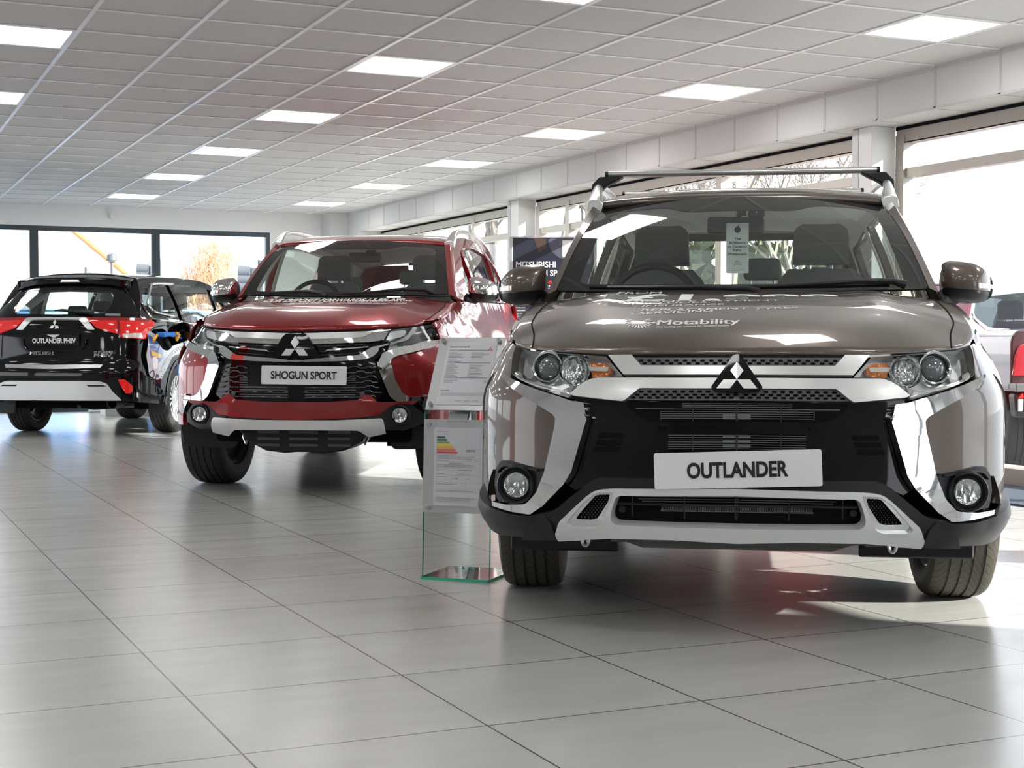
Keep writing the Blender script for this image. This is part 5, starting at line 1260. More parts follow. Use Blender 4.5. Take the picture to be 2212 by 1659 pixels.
disc_g(pg_, .028, [(.004, .044), (-.001, .03), (-.002, .012), (.006, .010), (.007, .0005)], 'facet', 'fog_lamp', k0=.12)
disc_g(pg_, .028, [(.006, .045), (.011, .03), (.013, .0005)], 'cover', 'fog_lamp_cover', k0=.12)
lip_g = gh([(2100, 286), (1300, 280), (900, 245), (790, 152, 10), (700, 190, 20), (650, 252, 20), (600, 282), (410, 270), (170, 245), (205, 306), (380, 314), (475, 348, 30), (595, 480, 30), (850, 520), (1500, 560), (2100, 572)], 8, gl, fe_)
patch('bumper_lip', 'red', gc, GFs, lip_g, off=lambda P: .004 + .020 * np.exp(-((P[:, 1] - .575) / .035) ** 2), th=.03, bev=.006)
patch('lower_bumper', 'black', gc, GFs, half([(0, .535), (-.50, .55), (-.70, .56), (-.80, .50), (-.80, .44), (-.66, .40), (0, .42)]), off=-.006, th=.03, bev=.004)
cr2 = np.vstack([gl([(108, 480), (178, 606), (300, 647), (512, 668), (514, 765), (200, 722), (150, 690)], 6, fe_), [[-1.1, .46], [-1.25, .46], [-1.25, .6]]])
skg = gh([(2100, 580), (1200, 572), (572, 530, 30), (546, 560, 20), (517, 765, 8), (720, 815, 10), (770, 826, 8), (870, 716, 40), (2100, 722)], 8, gl, fe_)
patch('skid_plate', 'skid', gc, GFs, skg, off=lambda P: .030 - .028 * np.clip((.435 - P[:, 1]) / .05, 0, 1), th=.045, bev=.009, seg=3)
mb = MB(); mb.prism([(-.42, .42), (.42, .42), (.36, .33), (.24, .27), (.12, .255), (.05, .262), (-.05, .262), (-.12, .255), (-.24, .27), (-.36, .33)], 'y', -.74, -.30); mb.build('sump_guard', 'black', gc, bev=.01)
mb = MB()
for z in (.385, .345, .305):
    for x, w_ in ((-.22, .07), (0, .09), (.22, .07)): mb.box(x - w_, x + w_, -.745, -.735, z - .009, z + .009)
mb.build('guard_slots', 'greymesh', gc, bev=.002)
for sx in (-1, 1):
    MB().prism([tuple(q) for q in rnd([(sx * .44, .41), (sx * .86, .42), (sx * .84, .30), (sx * .80, .27), (sx * .50, .265)], .03)], 'y', -.50, -.485).build('air_deflector', 'black', gc, bev=.006)
    MB().tube([(sx * .36, -.70, .42), (sx * .36, -.72, .34), (sx * .37, -.71, .31), (sx * .39, -.70, .35), (sx * .39, -.68, .42)], .009, 8).build('towing_eye', 'steel', gc)
# plate
def glocal(u, v, y):
    o = GF.M @ (CO - GF.o); d = GF.M @ ray(u, v); return o + d * (y - o[1]) / d[1]
c4 = [glocal(u, v, -.955) for u, v in ((566, 790.5), (746, 792), (747, 831.5), (567, 828.5))]; c = sum(c4) / 4
gp = empty('number_plate', (0, c[1], c[2])); gp.parent = gc; gp.rotation_euler = (0, math.radians(0), 0)
wv = (c4[1] + c4[2] - c4[0] - c4[3]) / 2; gp.rotation_euler = (math.radians(-3), -math.atan2(wv[2], wv[0]), 0); gp.location = (c[0], c[1], c[2])
MB().prism([tuple(q) for q in rnd([(-.258, -.0555), (.258, -.0555), (.258, .0555), (-.258, .0555)], .008)], 'y', 0, .006).build('plate', 'plate', gp, bev=.001)
txt('lettering', 'SHOGUN SPORT', 'ink', gp, lambda x, y, d: (x, -.001 - d, y - .0225), w=.40, h=.047, bold=.028, align='c')
box('plate_bracket', 'dark', gc, -.2, .2, -.935, -.90, .74, .81, bev=.004)
for a_ in (-.93, .93):
    P = GS.H(np.array([(a_, t) for t in np.linspace(0, 1, 24)])) + [0, 0, .0008]; MB().tube(P, .003, 5).build('shut_line', 'dark', gc)
cwg = lambda P: np.stack([P[:, 0] * .72, GS.ws[0][0] - .035 + .235 * P[:, 0] ** 2 + .12 * P[:, 1], 1.222 + .02 * P[:, 0] ** 2 + 0 * P[:, 1]], -1)
grid('cowl_panel', 'dark', gc, cwg, 21, 4, (-1, 1), (0, 1))
wvg = lambda a, b, d=.012: GS.WS(np.array([[a, b]]))[0] + np.array([0, -d, d * .6])
for P in ([wvg(-.10, -.03, .02), wvg(-.15, .0, .03), wvg(-.3, .03, .03), wvg(-.5, .03, .02), wvg(-.8, .015)], [wvg(.88, -.03, .02), wvg(.80, .03, .03), wvg(.6, .045, .03), wvg(.35, .03, .02), wvg(.0, .012)]):
    mb = MB(); mb.tube(P, [.014, .014, .012, .008, .005], 8); mb.build('wiper_arm', 'black', gc)
rear_inside(gc, GS, .80)
rear_shell(gc, GS, 'red', rnd([(-.58, 1.33), (.58, 1.33), (.60, 1.40), (.56, 1.63), (-.56, 1.63), (-.60, 1.40)], .08))
rail(gc, GS, 'satin', 0, .93, 3.45, .045, .019)
for sx in (-1, 1): mirror_unit(gc, sx, (sx * .80, .58, 1.24), (sx * .925, .62, 1.285), 'chrome', w=.215, h=.165)
p = glocal(803, 547, .93); box('sensor_housing', 'black', gc, p[0] - .04, p[0] + .04, .90, .93, p[2] - .02, p[2] + .02, bev=.01)
p = glocal(790, 556, 1.0); box('inside_mirror', 'greymesh', gc, p[0] - .12, p[0] + .12, .98, 1.0, p[2] - .035, p[2] + .035, bev=.012)
# grab handle on the inner windscreen pillar
fg7 = lambda L: [(540 + a / 6.144, 620 + b / 6.144) for a, b in L]
for s, q in (('OUR DEPOSIT FORWARDS / 5.9% APR', [(150, 204), (2060, 186), (2080, 152), (260, 160)]), ('REPRESENTATIVE', [(1440, 196), (2150, 190), (2165, 176), (1470, 180)]),
             ('ASK US FOR DETAILS', [(500, 228), (950, 222), (980, 206), (540, 208)]), ('WE ARE A CREDIT BROKER AND NOT A LENDER', [(1020, 220), (2080, 222), (2085, 210), (1060, 208)])):
    hood_txt(GF, GS, gc, s, fg7(q), bold=.02)
# ------------------------------------------------------------------ the black plug-in SUV, seen from behind
VF = Frame(3.969, 18.19, 213); VS = Suv(outl); vc = empty('sport_utility_vehicle', (3.969, 18.19, 0), -VF.t, label='black SUV at the left seen from behind, with OUTLANDER PHEV on its tailgate', cat='car')
suv_common(vc, VS, 'black_paint', None, steer=0, spokes=20, arch_trim='black_paint', quarter='tintglass')
tg_ = lambda L: [(q[0] / 8.732, 560 + q[1] / 8.732) for q in L]
th_ = lambda L: [(230 + q[0] / 8.732, 580 + q[1] / 8.732) for q in L]
ti_ = lambda L: [(q[0] / 8.733, 750 + q[1] / 8.733) for q in L]
tj_ = lambda L: [(230 + q[0] / 8.73, 750 + q[1] / 8.73) for q in L]
tp_ = lambda L: [(q[0], q[1]) for q in L]
B = VS.B
def vr(L, r=0.0, tf=tp_): return FR(VS, VF, B, tf, L, r, (-1.30, .25), (.25, 1.62))
def vh(L, r=0.0, tf=tp_):
    P = vr(L, r, tf); a, b = vr([L[0][:2]], 0, tf)[0][1], vr([L[-1][:2]], 0, tf)[0][1]; Q = [tuple(q) for q in P if q[0] < -.03]
    return np.array([(0, a)] + Q + [(0, b)] + [(-x, y) for x, y in Q[::-1]])
kw = dict(flip=True)
qm = VS.plr[-1, 0] - .01
zt_v = 1.60
ghole = vh([(117, 626), (238, 628, 4), (246, 640, 6), (241, 660, 8), (226, 678, 5), (117, 680)], 2)
body_out = tail_outline(VS, .40, qm, 1.585)
patch('rear_body', 'black_paint', vc, B, body_out, holes=[ghole], off=0, th=.03, res=.05, bev=.002, **kw)
# glossy black tailgate glass over the upper half with its clear field
gl_out = vh([(117, 606), (255, 610, 6), (270, 620, 4), (262, 687, 4), (117, 688)], 3)
patch('rear_window_border', 'gloss', vc, B, gl_out, holes=[ghole], off=.006, th=.004, res=.05, bev=0, **kw)
patch('rear_window', 'screenglass', vc, B, ghole, off=.004, th=0, res=.08, bev=0, **kw)
# spoiler with high brake light, antenna fin
mb = MB(); v = []; n = 25
for i in range(n):
    a = -1 + 2 * i / (n - 1); x = a * .60; yo = -.07 * abs(a) ** 2.5; zo = -.035 * abs(a) ** 3
    zr0 = float(VS.zr(3.06)) - .05 * abs(a) ** 2.6
    v += [(x, 3.05 + yo * .3, zr0 + .008 + zo * .3), (x, 3.22 + yo, 1.600 + zo), (x, 3.33 + yo, 1.578 + zo), (x, 3.34 + yo, 1.565 + zo), (x, 3.335 + yo, 1.512 + zo - .035 * abs(a) ** 5), (x, 3.15 + yo * .5, 1.50 + zo)]
K = 6; f = [(i * K + k, i * K + (k + 1) % K, (i + 1) * K + (k + 1) % K, (i + 1) * K + k) for i in range(n - 1) for k in range(K)] + [tuple(range(K)), tuple((n - 1) * K + k for k in range(K))[::-1]]
mb.add(v, f).build('spoiler', 'black_paint', vc, bev=.006)
MB().prism([(-.105, 1.530), (.105, 1.530), (.085, 1.556), (-.085, 1.556)], 'y', 3.30, 3.345).build('high_brake_light', 'clearlens', vc, bev=.003)
MB().prism([(2.99, 1.61), (2.80, 1.61), (2.86, 1.645), (2.94, 1.685), (2.98, 1.70)], 'x', -.012, .012).build('antenna_fin', 'silver_paint', vc, bev=.005)
# lamps
TL = vr([(187.8, 687.4), (255, 688), (294, 688.6), (324, 691.9, 4), (333.6, 699, 3), (330.8, 704.8, 4), (317, 717.4, 5), (314.5, 732.3, 2), (305, 732.5), (264.4, 730), (254.6, 722), (209.6, 709)], 1.5)
patch('tail_lamp', 'redlens', vc, B, TL, off=.016, th=.03, mirror=True, res=.03, bev=.004, **kw)
patch('tail_lamp_upper_strip', 'darkredlens', vc, B, vr([(190, 687.6), (294, 689), (322, 692.4), (318, 697), (290, 694), (196, 692.5)], 1), off=.019, th=.008, mirror=True, res=.03, bev=.002, **kw)
patch('reversing_lamp', 'clearlens', vc, B, vr([(263.5, 721.5), (303, 719.5), (306, 730.2), (267, 729.6)], 1.5), off=.0195, th=.01, mirror=True, res=.03, bev=.002, **kw)
for y0, y1 in ((694.5, 700.5), (702.5, 707.5)):
    patch('lamp_bar', 'redlens', vc, B, vr([(206, y0), (251, y0), (251, y1), (212, y1)], 1), off=.021, th=.008, mirror=True, bev=.002, **kw)
    patch('lamp_bar', 'redlens', vc, B, vr([(262, y0), (298, y0), (300, y1), (262, y1)], 1), off=.021, th=.008, mirror=True, bev=.002, **kw)
patch('lamp_gap', 'darkredlens', vc, B, vr([(252.5, 689), (259, 689), (260, 728), (254, 722)], .5), off=.022, th=.01, mirror=True, bev=.001, **kw)
# chrome garnish
patch('tailgate_garnish', 'satin', vc, B, vh([(117, 687), (183, 687), (187.5, 688, 1), (205.5, 712, 1), (190, 712.4), (172, 692, 3), (117, 691.6)], 1), off=.014, th=.02, bev=.004, **kw)
zb_v = vr([(117.4, 702.5)])[0][1]
logo('satin', vc, lambda x, y, d: B(np.array([[-x, zb_v - .002 + y]]))[0] + np.array([0, .012 + d, 0]), .088, 'badge')
# plate, recess lip, lettering
pv = empty('number_plate', (0, 3.705, vr([(122, 734)])[0][1])); pv.parent = vc; pv.rotation_euler = (math.radians(2), 0, math.pi)
MB().prism([tuple(q) for q in rnd([(-.26, -.056), (.26, -.056), (.26, .056), (-.26, .056)], .008)], 'y', 0, .006).build('plate', 'gloss', pv, bev=.001)
txt('lettering', 'OUTLANDER PHEV', 'white_ink', pv, lambda x, y, d: (x, -.001 - d, y - .03), w=.45, h=.046, bold=.04, align='c')
MB().prism([(-.075, .05), (.06, .05), (.0, .018)][::-1], 'y', -.0016, -.0008).build('plate_triangle', 'white_ink', pv)
MB().tube([B(np.array([[q, z]]))[0] + np.array([0, .012, 0]) for q, z in [tuple(p) for p in vr([(188, 731), (187, 743), (178, 755), (150, 757), (117, 757)], 0)]], .006, 6).build('plate_recess_lip', 'black_paint', vc)
MB().tube([B(np.array([[-q, z]]))[0] + np.array([0, .012, 0]) for q, z in [tuple(p) for p in vr([(188, 731), (187, 743), (178, 755), (150, 757), (117, 757)], 0)]], .006, 6).build('plate_recess_lip', 'black_paint', vc)
def rtext(s, u0, u1, v0, v1, m, bold=.012):
    c0, c1 = vr([(u0, v1), (u1, v0)]); w_, h_ = c0[0] - c1[0], c1[1] - c0[1]
    return txt('lettering', s, m, vc, lambda x, y, d: B(np.array([[c0[0] - x, c0[1] + y]]))[0] + np.array([0, .008 + d, 0]), w=w_, h=h_, bold=bold)
rtext('MITSUBISHI', 7, 34.5, 758.5, 764, 'chrome'); rtext('OUTLANDER', 203.5, 246, 758, 763.5, 'chrome', .04); rtext('PHEV', 203.5, 243, 764.5, 770.5, 'chrome', .04)
rtext('OUTLANDER', 108, 131, 781, 784.5, 'chrome'); 
# wiper and paper labels in the back window
wq = lambda u, v, d=.02: B(vr([(u, v)]))[0] + np.array([0, d, 0])
MB().tube([wq(205, 676, .03), wq(196, 674, .045), wq(170, 673, .03), wq(135, 670, .02), wq(119, 671)], [.03, .026, .018, .014, .006], 8).build('rear_wiper', 'black', vc)
pp = vr([(228, 678.5), (260, 679), (260, 683.5), (228, 683)], 0); patch('window_sticker', 'grey_ink', vc, B, pp, off=.008, th=.001, bev=0, **kw)
# bumper: black body bulge, step, bright strip, silver apron
bump_o = vh([(118, 772), (200, 771, 3), (262, 775, 4), (300, 800, 6), (330, 833, 4), (348, 842, 2), (340, 872, 4), (262, 866), (118, 866)], 2)
patch('rear_bumper', 'black_paint', vc, B, bump_o, off=.022, th=.05, bev=.012, **kw)
patch('bumper_step_strip', 'alu', vc, B, vh([(118, 793), (200, 792), (224, 790.5, 1), (218, 796.5, 1), (118, 798.2)], 1), off=.032, th=.02, bev=.003, **kw)
apr = vh([(118, 823), (215, 823, 6), (232, 828, 6), (244, 846, 4), (263, 864.5, 2), (118, 864)], 2)
slot = vr([(192, 831.2), (226, 831.5, 2), (231, 834.5, 1), (193, 834.6), (188, 831)], .8)
patch('silver_apron', 'skid', vc, B, apr, holes=[slot, slot * [-1, 1]], off=.036, th=.03, bev=.008, **kw)
patch('apron_slot', 'dark', vc, B, slot, off=.02, th=.01, mirror=True, bev=0, **kw)
rf = vr([(254.6, 819.9), (268, 818.7, 3), (285, 833.5, 3), (284.6, 845, 3), (279, 850, 2), (271, 849.7, 2), (264, 840)], 2)
patch('rear_fog_lamp', 'redlens', vc, B, rf, off=.032, th=.03, mirror=True, bev=.004, **kw)
# under the tail
mb = MB(); mb.tube([(-.1, 3.4, .30), (-.25, 3.35, .28), (-.42, 3.3, .29), (-.6, 3.2, .30)], .025, 8); mb.tube([(.55, 2.67, .32), (-.55, 2.67, .32)], .03, 8); mb.build('rear_axle_and_pipe', 'greymesh', vc)
box('silencer', 'dark', vc, -.50, .35, 3.05, 3.42, .27, .36, bev=.04)
MB().lathe([(-.1, .05), (.1, .055), (.102, .045), (-.08, .04)], (-.52, 3.44, .33), 'y', 20).build('tail_pipe', 'black', vc)
for sx in (-1, 1): MB().prism([tuple(q) for q in rnd([(sx * .70, .46), (sx * .895, .46), (sx * .895, .26), (sx * .86, .20), (sx * .72, .20)], .03)], 'y', 3.085, 3.10).build('mud_flap', 'black', vc, bev=.005)
rear_inside(vc, VS, .66, seatm='leather')
for sx in (-1, 1): mirror_unit(vc, sx, (sx * .79, .42, 1.115), (sx * .90, .46, 1.165), 'black_paint', w=.213, h=.158)
patch('front_core', 'black_paint', vc, VS.F, half([(0, .30), (-.95, .30), (-1.25, .40), (-1.25, .96), (-1.0, .93), (0, .9)]), off=-.0, th=.02, res=.07, bev=0)
# white cards hung inside the back window
def vlocal(u, v, y):
    o = VF.M @ (CO - VF.o); d = VF.M @ ray(u, v); return o + d * (y - o[1]) / d[1]
P4 = [vlocal(u, v, 3.15) for u, v in ((49.5, 656), (80, 628), (104.5, 639.5), (67.5, 668))]
cd = empty('window_card', tuple(VF.o + (sum(P4) / 4) @ VF.M), -VF.t, label='tilted blank white card hanging inside the back window of the black SUV', cat='card')
c_ = sum(P4) / 4; mb = MB(); mb.add([p - c_ for p in P4] + [p - c_ + np.array([0, -.002, 0]) for p in P4], [(0, 1, 2, 3), (7, 6, 5, 4), (0, 4, 5, 1), (1, 5, 6, 2), (2, 6, 7, 3), (3, 7, 4, 0)]).build('card', 'card', cd, smooth=False)
MB().tube([P4[1] * .6 + P4[2] * .4 - c_, P4[1] * .7 + P4[2] * .3 - c_ + np.array([0, -.02, .05])], .003, 5).build('string', 'black', cd)
# bright chrome frame of the quarter window and livery on the right flank
Gm = lambda P: VS.G(P) * np.array([-1, 1, 1])
def vs(L, r=0.0, tf=tp_, pr=(1.2, 3.5), qr=(.3, 1.6)): return FR(VS, VF, Gm, tf, L, r, pr, qr)
def decal(nm, m, L, r=1.0, off=.003, tf=tp_):
    return patch(nm, m, vc, Gm, vs(L, r, tf), off=off, th=.0008, res=.04, bev=0, flip=False if False else True)
def lathe_tube(nm, m, L, rad, tf=tp_, off=.006):
    Q = vs(L, 0, tf); P = Gm(Q) + [-off, 0, 0]; return MB().tube(cat(P, 5), rad, 6).build(nm, m, vc)
lathe_tube('quarter_window_trim', 'chrome', [(372, 613), (331, 612.5), (324, 617), (319, 640), (316, 655), (322, 664), (335, 674), (374, 682)], .011, off=.012)
M['livery'] = mat('livery_grey_blue', (.42, .47, .53), .3, 0, 1.0); M['liveryb'] = mat('livery_blue', (.03, .10, .34), .3, 0, 1.0); M['liveryy'] = mat('livery_yellow', (.75, .50, .03), .3, 0, 1.0)
decal('livery_panel', 'livery', [(318, 716), (345, 712), (400, 722), (420, 735), (396, 760), (372, 770), (356, 805), (340, 822), (322, 812), (316, 770)], 6)
decal('livery_blue_band', 'liveryb', [(318, 722), (336, 735), (352, 760), (350, 776), (336, 790), (324, 770)], 4, .0045)
decal('livery_yellow_flash', 'liveryy', [(325, 757), (345, 765), (350, 772), (342, 773), (327, 768)], 1, .006)
decal('livery_pale_loop', 'white_paint_and_glare', [(328, 772), (336, 770, 3), (341, 778, 4), (339, 796, 4), (331, 798, 3), (328, 786)], 3, .006)
lathe_tube('livery_signature', 'ink', [(322, 806), (330, 800), (332, 812), (326, 818), (334, 821), (338, 808), (342, 816)], .004)
hold = []
o = txt('livery_lettering', 'ELECTRIC MOTOR', 'white_ink', vc, lambda x, y, d: (hold.append((x, y)), (0, 0, 0))[1], w=1.0, h=1.0, bold=.04)
path = np.array(cat([(349, 818), (353, 806), (361, 786), (373, 768), (383, 759), (393, 753), (400, 749)], 8)); dl = np.r_[0, np.cumsum(np.linalg.norm(np.diff(path, axis=0), axis=1))]; dl /= dl[-1]
H_ = np.array(hold); px_ = np.stack([np.interp(H_[:, 0], dl, path[:, 0]), np.interp(H_[:, 0], dl, path[:, 1])], -1)
tx = np.stack([np.interp(np.clip(H_[:, 0] + .02, 0, 1), dl, path[:, 0]) - np.interp(np.clip(H_[:, 0] - .02, 0, 1), dl, path[:, 0]), np.interp(np.clip(H_[:, 0] + .02, 0, 1), dl, path[:, 1]) - np.interp(np.clip(H_[:, 0] - .02, 0, 1), dl, path[:, 1])], -1)
tx /= np.linalg.norm(tx, axis=1, keepdims=True); nn_ = np.stack([tx[:, 1], -tx[:, 0]], -1)
X = Gm(VF.inv(Gm, px_ + nn_ * (H_[:, 1:2] * (9.5 - 2.5 * H_[:, 0:1])), (1.2, 3.5), (.3, 1.6))) + [-.006, 0, 0]
o.data.vertices.foreach_set('co', X.ravel()); o.data.update()
# charging port, open flap
pq = vs([(353, 733)])[0]; pc = Gm(pq[None])[0]
patch('charging_recess', 'dark', vc, Gm, vs([(333, 716), (345, 709, 3), (362, 714, 4), (374, 722, 4), (374, 745, 5), (362, 758, 4), (352, 755), (336, 735)], 3), off=.007, th=.004, res=.03, bev=0, flip=True)
fp = empty('charging_flap', tuple(pc + np.array([-.01, -.12, 0.02]))); fp.parent = vc; fp.rotation_euler = (0, 0, math.radians(-16))
MB().prism([tuple(q) for q in rnd([(0, -.10), (-.27, -.02), (-.27, .13), (-.19, .16), (0, .10)], .05)], 'y', -.012, .012).build('flap', 'gloss', fp, bev=.006)
MB().prism([tuple(q) for q in rnd([(-.06, -.0), (-.14, .02), (-.14, .055), (-.06, .035)], .004)], 'y', .012, .0135).build('flap_label', 'white_ink', fp)
W_ = lambda u, v, x: np.array(VF.M @ (CO - VF.o)) + (VF.M @ ray(u, v)) * ((x - (VF.M @ (CO - VF.o))[0]) / (VF.M @ ray(u, v))[0])
ck = empty('charging_cable', tuple(VF.o + W_(353, 724, -.95) @ VF.M), -VF.t, label='blue charging cable plugged into the side of the black SUV', cat='charging cable')
c_ = W_(353, 724, -.95); rel = lambda L, x: [W_(u, v, x) - c_ for u, v in L]
MB().tube([W_(340, 722, -.91) - c_, W_(353, 723, -.97) - c_, W_(366, 722, -1.0) - c_, W_(375, 722.5, -1.02) - c_], [.022, .026, .022, .026], 10).build('plug_handle', 'cableblue', ck)
MB().tube([W_(341, 722, -.91) - c_, W_(334, 731, -.93) - c_, W_(332, 737, -.94) - c_], .014, 8).build('plug_guard', 'orange', ck)
MB().tube([W_(378, 722, -1.02) - c_, W_(384, 724, -1.04) - c_, W_(382, 736, -1.04) - c_], [.03, .032, .012], 10).build('plug_sleeve', 'orange', ck)
MB().tube(cat(rel([(383, 725), (394, 733), (398, 745), (394, 760), (388, 775), (384, 788), (384, 805), (390, 822), (398, 834)], -1.05) + [W_(404, 845, -1.1) - c_, np.array([-1.25, .9 + 1.6, .02]) - c_, np.array([-1.4, 1.8, .012]) - c_], 6), .009, 8).build('cable', 'cableblue', ck)
MB().tube(rel([(360, 735), (365, 745), (366, 752)], -.93), .022, 8).build('port_cap', 'black', ck)
# ------------------------------------------------------------------ glass display stand beside the brown SUV
SA = onz(909.7, 1251, 0); SB = onz(1053.8, 1259.4, 0); se = (SB - SA) / np.linalg.norm(SB - SA); sn = np.array([-se[1], se[0], 0])
st = empty('display_stand', tuple(SA), math.atan2(se[1], se[0]), label='glass display stand with two aluminium notice boards left of the brown SUV', cat='display stand')
# own axes: x along the front edge, y to the back, z up
box('base_plate', 'acrylic', st, 0, .28, 0, .30, 0, .010, smooth=False)
mb = MB()
for q in ((-.001, .281, -.002, .002), (-.001, .281, .298, .302), (-.002, .002, 0, .30), (.278, .282, 0, .30)): mb.box(*q, 0.0, .0105)
mb.build('base_edge', 'glassedge', st, smooth=False)
def lean(z): return .03 * z / .65
def sheet(nm, m, x0, x1, z0, z1, d0, d1, **k):
    return MB().add([(x0, lean(z0) + d0, z0), (x1, lean(z0) + d0, z0), (x1, lean(z1) + d0, z1), (x0, lean(z1) + d0, z1), (x0, lean(z0) + d1, z0), (x1, lean(z0) + d1, z0), (x1, lean(z1) + d1, z1), (x0, lean(z1) + d1, z1)],
             [(0, 1, 2, 3), (7, 6, 5, 4), (0, 4, 5, 1), (1, 5, 6, 2), (2, 6, 7, 3), (3, 7, 4, 0)]).build(nm, m, st, smooth=False, **k)
sheet('upright_glass', 'acrylic', 0, .28, .010, .655, .012, .020)
sheet('upright_edge', 'glassedge', .2795, .2815, .010, .655, .012, .020); sheet('upright_edge', 'glassedge', -.0015, .0, .010, .655, .012, .020)
MB().prism([(.02, .010), (.16, .010), (.02, .05)], 'x', .138, .146).build('glass_gusset', 'acrylic', st)
sheet('lower_board', 'alu', .0, .28, .264, .628, .004, .008)
sheet('lower_paper', 'paper', .046, .250, .292, .596, .0, .003)
def stud(x, z, y, nrm=(0, -1, 0), parent=None):
    n_ = np.array(nrm, float); p = np.array([x, y, z]); MB().tube([p, p + n_ * .014], .0095, 16).build('stud', 'steel', st, bev=.001)
for x, z in ((.024, .608), (.256, .608), (.024, .284), (.256, .284)): stud(x, z, lean(z) + .004)
# sloping upper board
U0 = np.array([.0, .042, .665]); UY = np.array([0, .162, .284]); LU = np.linalg.norm(UY); UY /= LU; UN = np.array([0, -UY[2], UY[1]])
def upp(x, y, d): return U0 + np.array([x, 0, 0]) + UY * y + UN * d
def ubox(nm, m, x0, x1, y0, y1, d0, d1):
    return MB().add([upp(x0, y0, d0), upp(x1, y0, d0), upp(x1, y1, d0), upp(x0, y1, d0), upp(x0, y0, d1), upp(x1, y0, d1), upp(x1, y1, d1), upp(x0, y1, d1)],
             [(0, 3, 2, 1), (4, 5, 6, 7), (0, 1, 5, 4), (1, 2, 6, 5), (2, 3, 7, 6), (3, 0, 4, 7)]).build(nm, m, st, smooth=False)
ubox('upper_board', 'alu', 0, .28, 0, LU, -.004, 0); ubox('upper_paper', 'paper', .040, .252, .022, LU - .022, .0004, .002)
for x, y in ((.022, .02), (.258, .02), (.022, LU - .02), (.258, LU - .02)): p = upp(x, y, 0); MB().tube([p, p + UN * .016], .0095, 16).build('stud', 'steel', st, bev=.001)
MB().add([upp(.0, 0, -.004), upp(.28, 0, -.004), (.28, .026, .650), (0, .026, .650)], [(0, 1, 2, 3)]).build('glass_bend', 'acrylic', st, smooth=False, fix=False)
MB().add([(.10, .03, .62), (.18, .03, .62), (.18, .16, .80), (.10, .16, .80), (.10, .035, .60), (.18, .035, .60), (.18, .17, .79), (.10, .17, .79)], [(0, 1, 2, 3), (7, 6, 5, 4), (0, 4, 5, 1), (1, 5, 6, 2), (2, 6, 7, 3), (3, 7, 4, 0)]).build('support_bracket', 'steel', st)
# what is printed on the lower sheet
def lp(x, y, d=.0002): z = .292 + y; return np.array([.046 + x, lean(z) - .0005 - d, z])
def lbar(mb, x0, x1, y0, y1): mb.add([lp(x0, y0), lp(x1, y0), lp(x1, y1), lp(x0, y1)], [(0, 1, 2, 3)])
PWd, PHt = .204, .304
T = lambda s, x, y, w, h, m='ink', b=.01, pl=lp: txt('lettering', s, m, st, lambda a, c, d: pl(x + a, y + c, .0004), w=w, h=h, bold=b)
T('Fuel Economy', .014, .286, .052, .0062, 'grey_ink'); T('CO2 emission figure (g/km)', .016, .277, .045, .003, 'grey_ink')
cols = [(.05, .10, .12), (.06, .16, .11), (.25, .38, .12), (.72, .58, .05), (.72, .38, .06), (.66, .20, .10), (.55, .08, .10)]
for i, c in enumerate(cols):
    y = .262 - i * .0098; w = .032 + i * .0088; mm = mat('energy_band_%d' % i, c, .6); mb = MB()
    mb.add([lp(.012, y), lp(.012 + w, y), lp(.012 + w + .005, y + .004), lp(.012 + w, y + .008), lp(.012, y + .008)], [(0, 1, 2, 3, 4)]); mb.build('energy_band', mm, st, smooth=False, fix=False)
mb = MB()
for (x0, y0, x1, y1) in ((.010, .200, .195, .2005), (.135, .200, .1355, .292), (.010, .172, .195, .1725), (.135, .172, .1355, .188), (.010, .145, .195, .1455), (.010, .118, .195, .1185), (.100, .090, .1005, .145), (.010, .090, .195, .0905), (.010, .064, .195, .0645), (.010, .032, .195, .0325), (.010, .012, .195, .0125), (.010, .012, .0105, .292), (.1945, .012, .195, .292), (.075, .064, .0755, .118), (.135, .064, .1355, .118)): lbar(mb, x0, x1, y0, y1 if y1 > y0 else y1)
mb.build('table_rules', 'grey_ink', st, smooth=False, fix=False)
mb = MB()
for y in (.190, .186, .182, .160, .157, .153, .150, .0305, .027, .024, .020, .016, .058, .054): lbar(mb, .013, .013 + random.uniform(.14, .178), y, y + .0011)
lbar(mb, .136, .175, .2105, .2195); mb.build('fine_print', 'grey_ink', st, smooth=False, fix=False)
for s, x, y, w, h in (('Fuel cost (estimated) for 12,000 miles', .014, .194, .08, .0028), ('VED for 12 months', .014, .176, .05, .0028), ('Environmental Information', .065, .165, .06, .0028), ('Make/Model: Outlander Petrol Auto 4WD', .013, .138, .075, .0028), ('Engine Capacity (cc): 1998', .104, .138, .055, .0028), ('Fuel Type: Petrol', .013, .122, .035, .0028), ('Transmission: Automatic', .104, .122, .05, .0028), ('Fuel Consumption:', .013, .111, .04, .0028), ('Litres/100km', .08, .105, .025, .0028), ('Mpg', .14, .105, .010, .0028), ('Carbon dioxide emissions (g/km): 171 g/km', .013, .083, .09, .0028), ('£1,735', .155, .190, .016, .003), ('£530', .143, .176, .012, .003), ('£140', .172, .176, .012, .003)):
    T(s, x, y, w, h)
T('J   171 g/km', .142, .2125, .028, .004, 'white_ink')
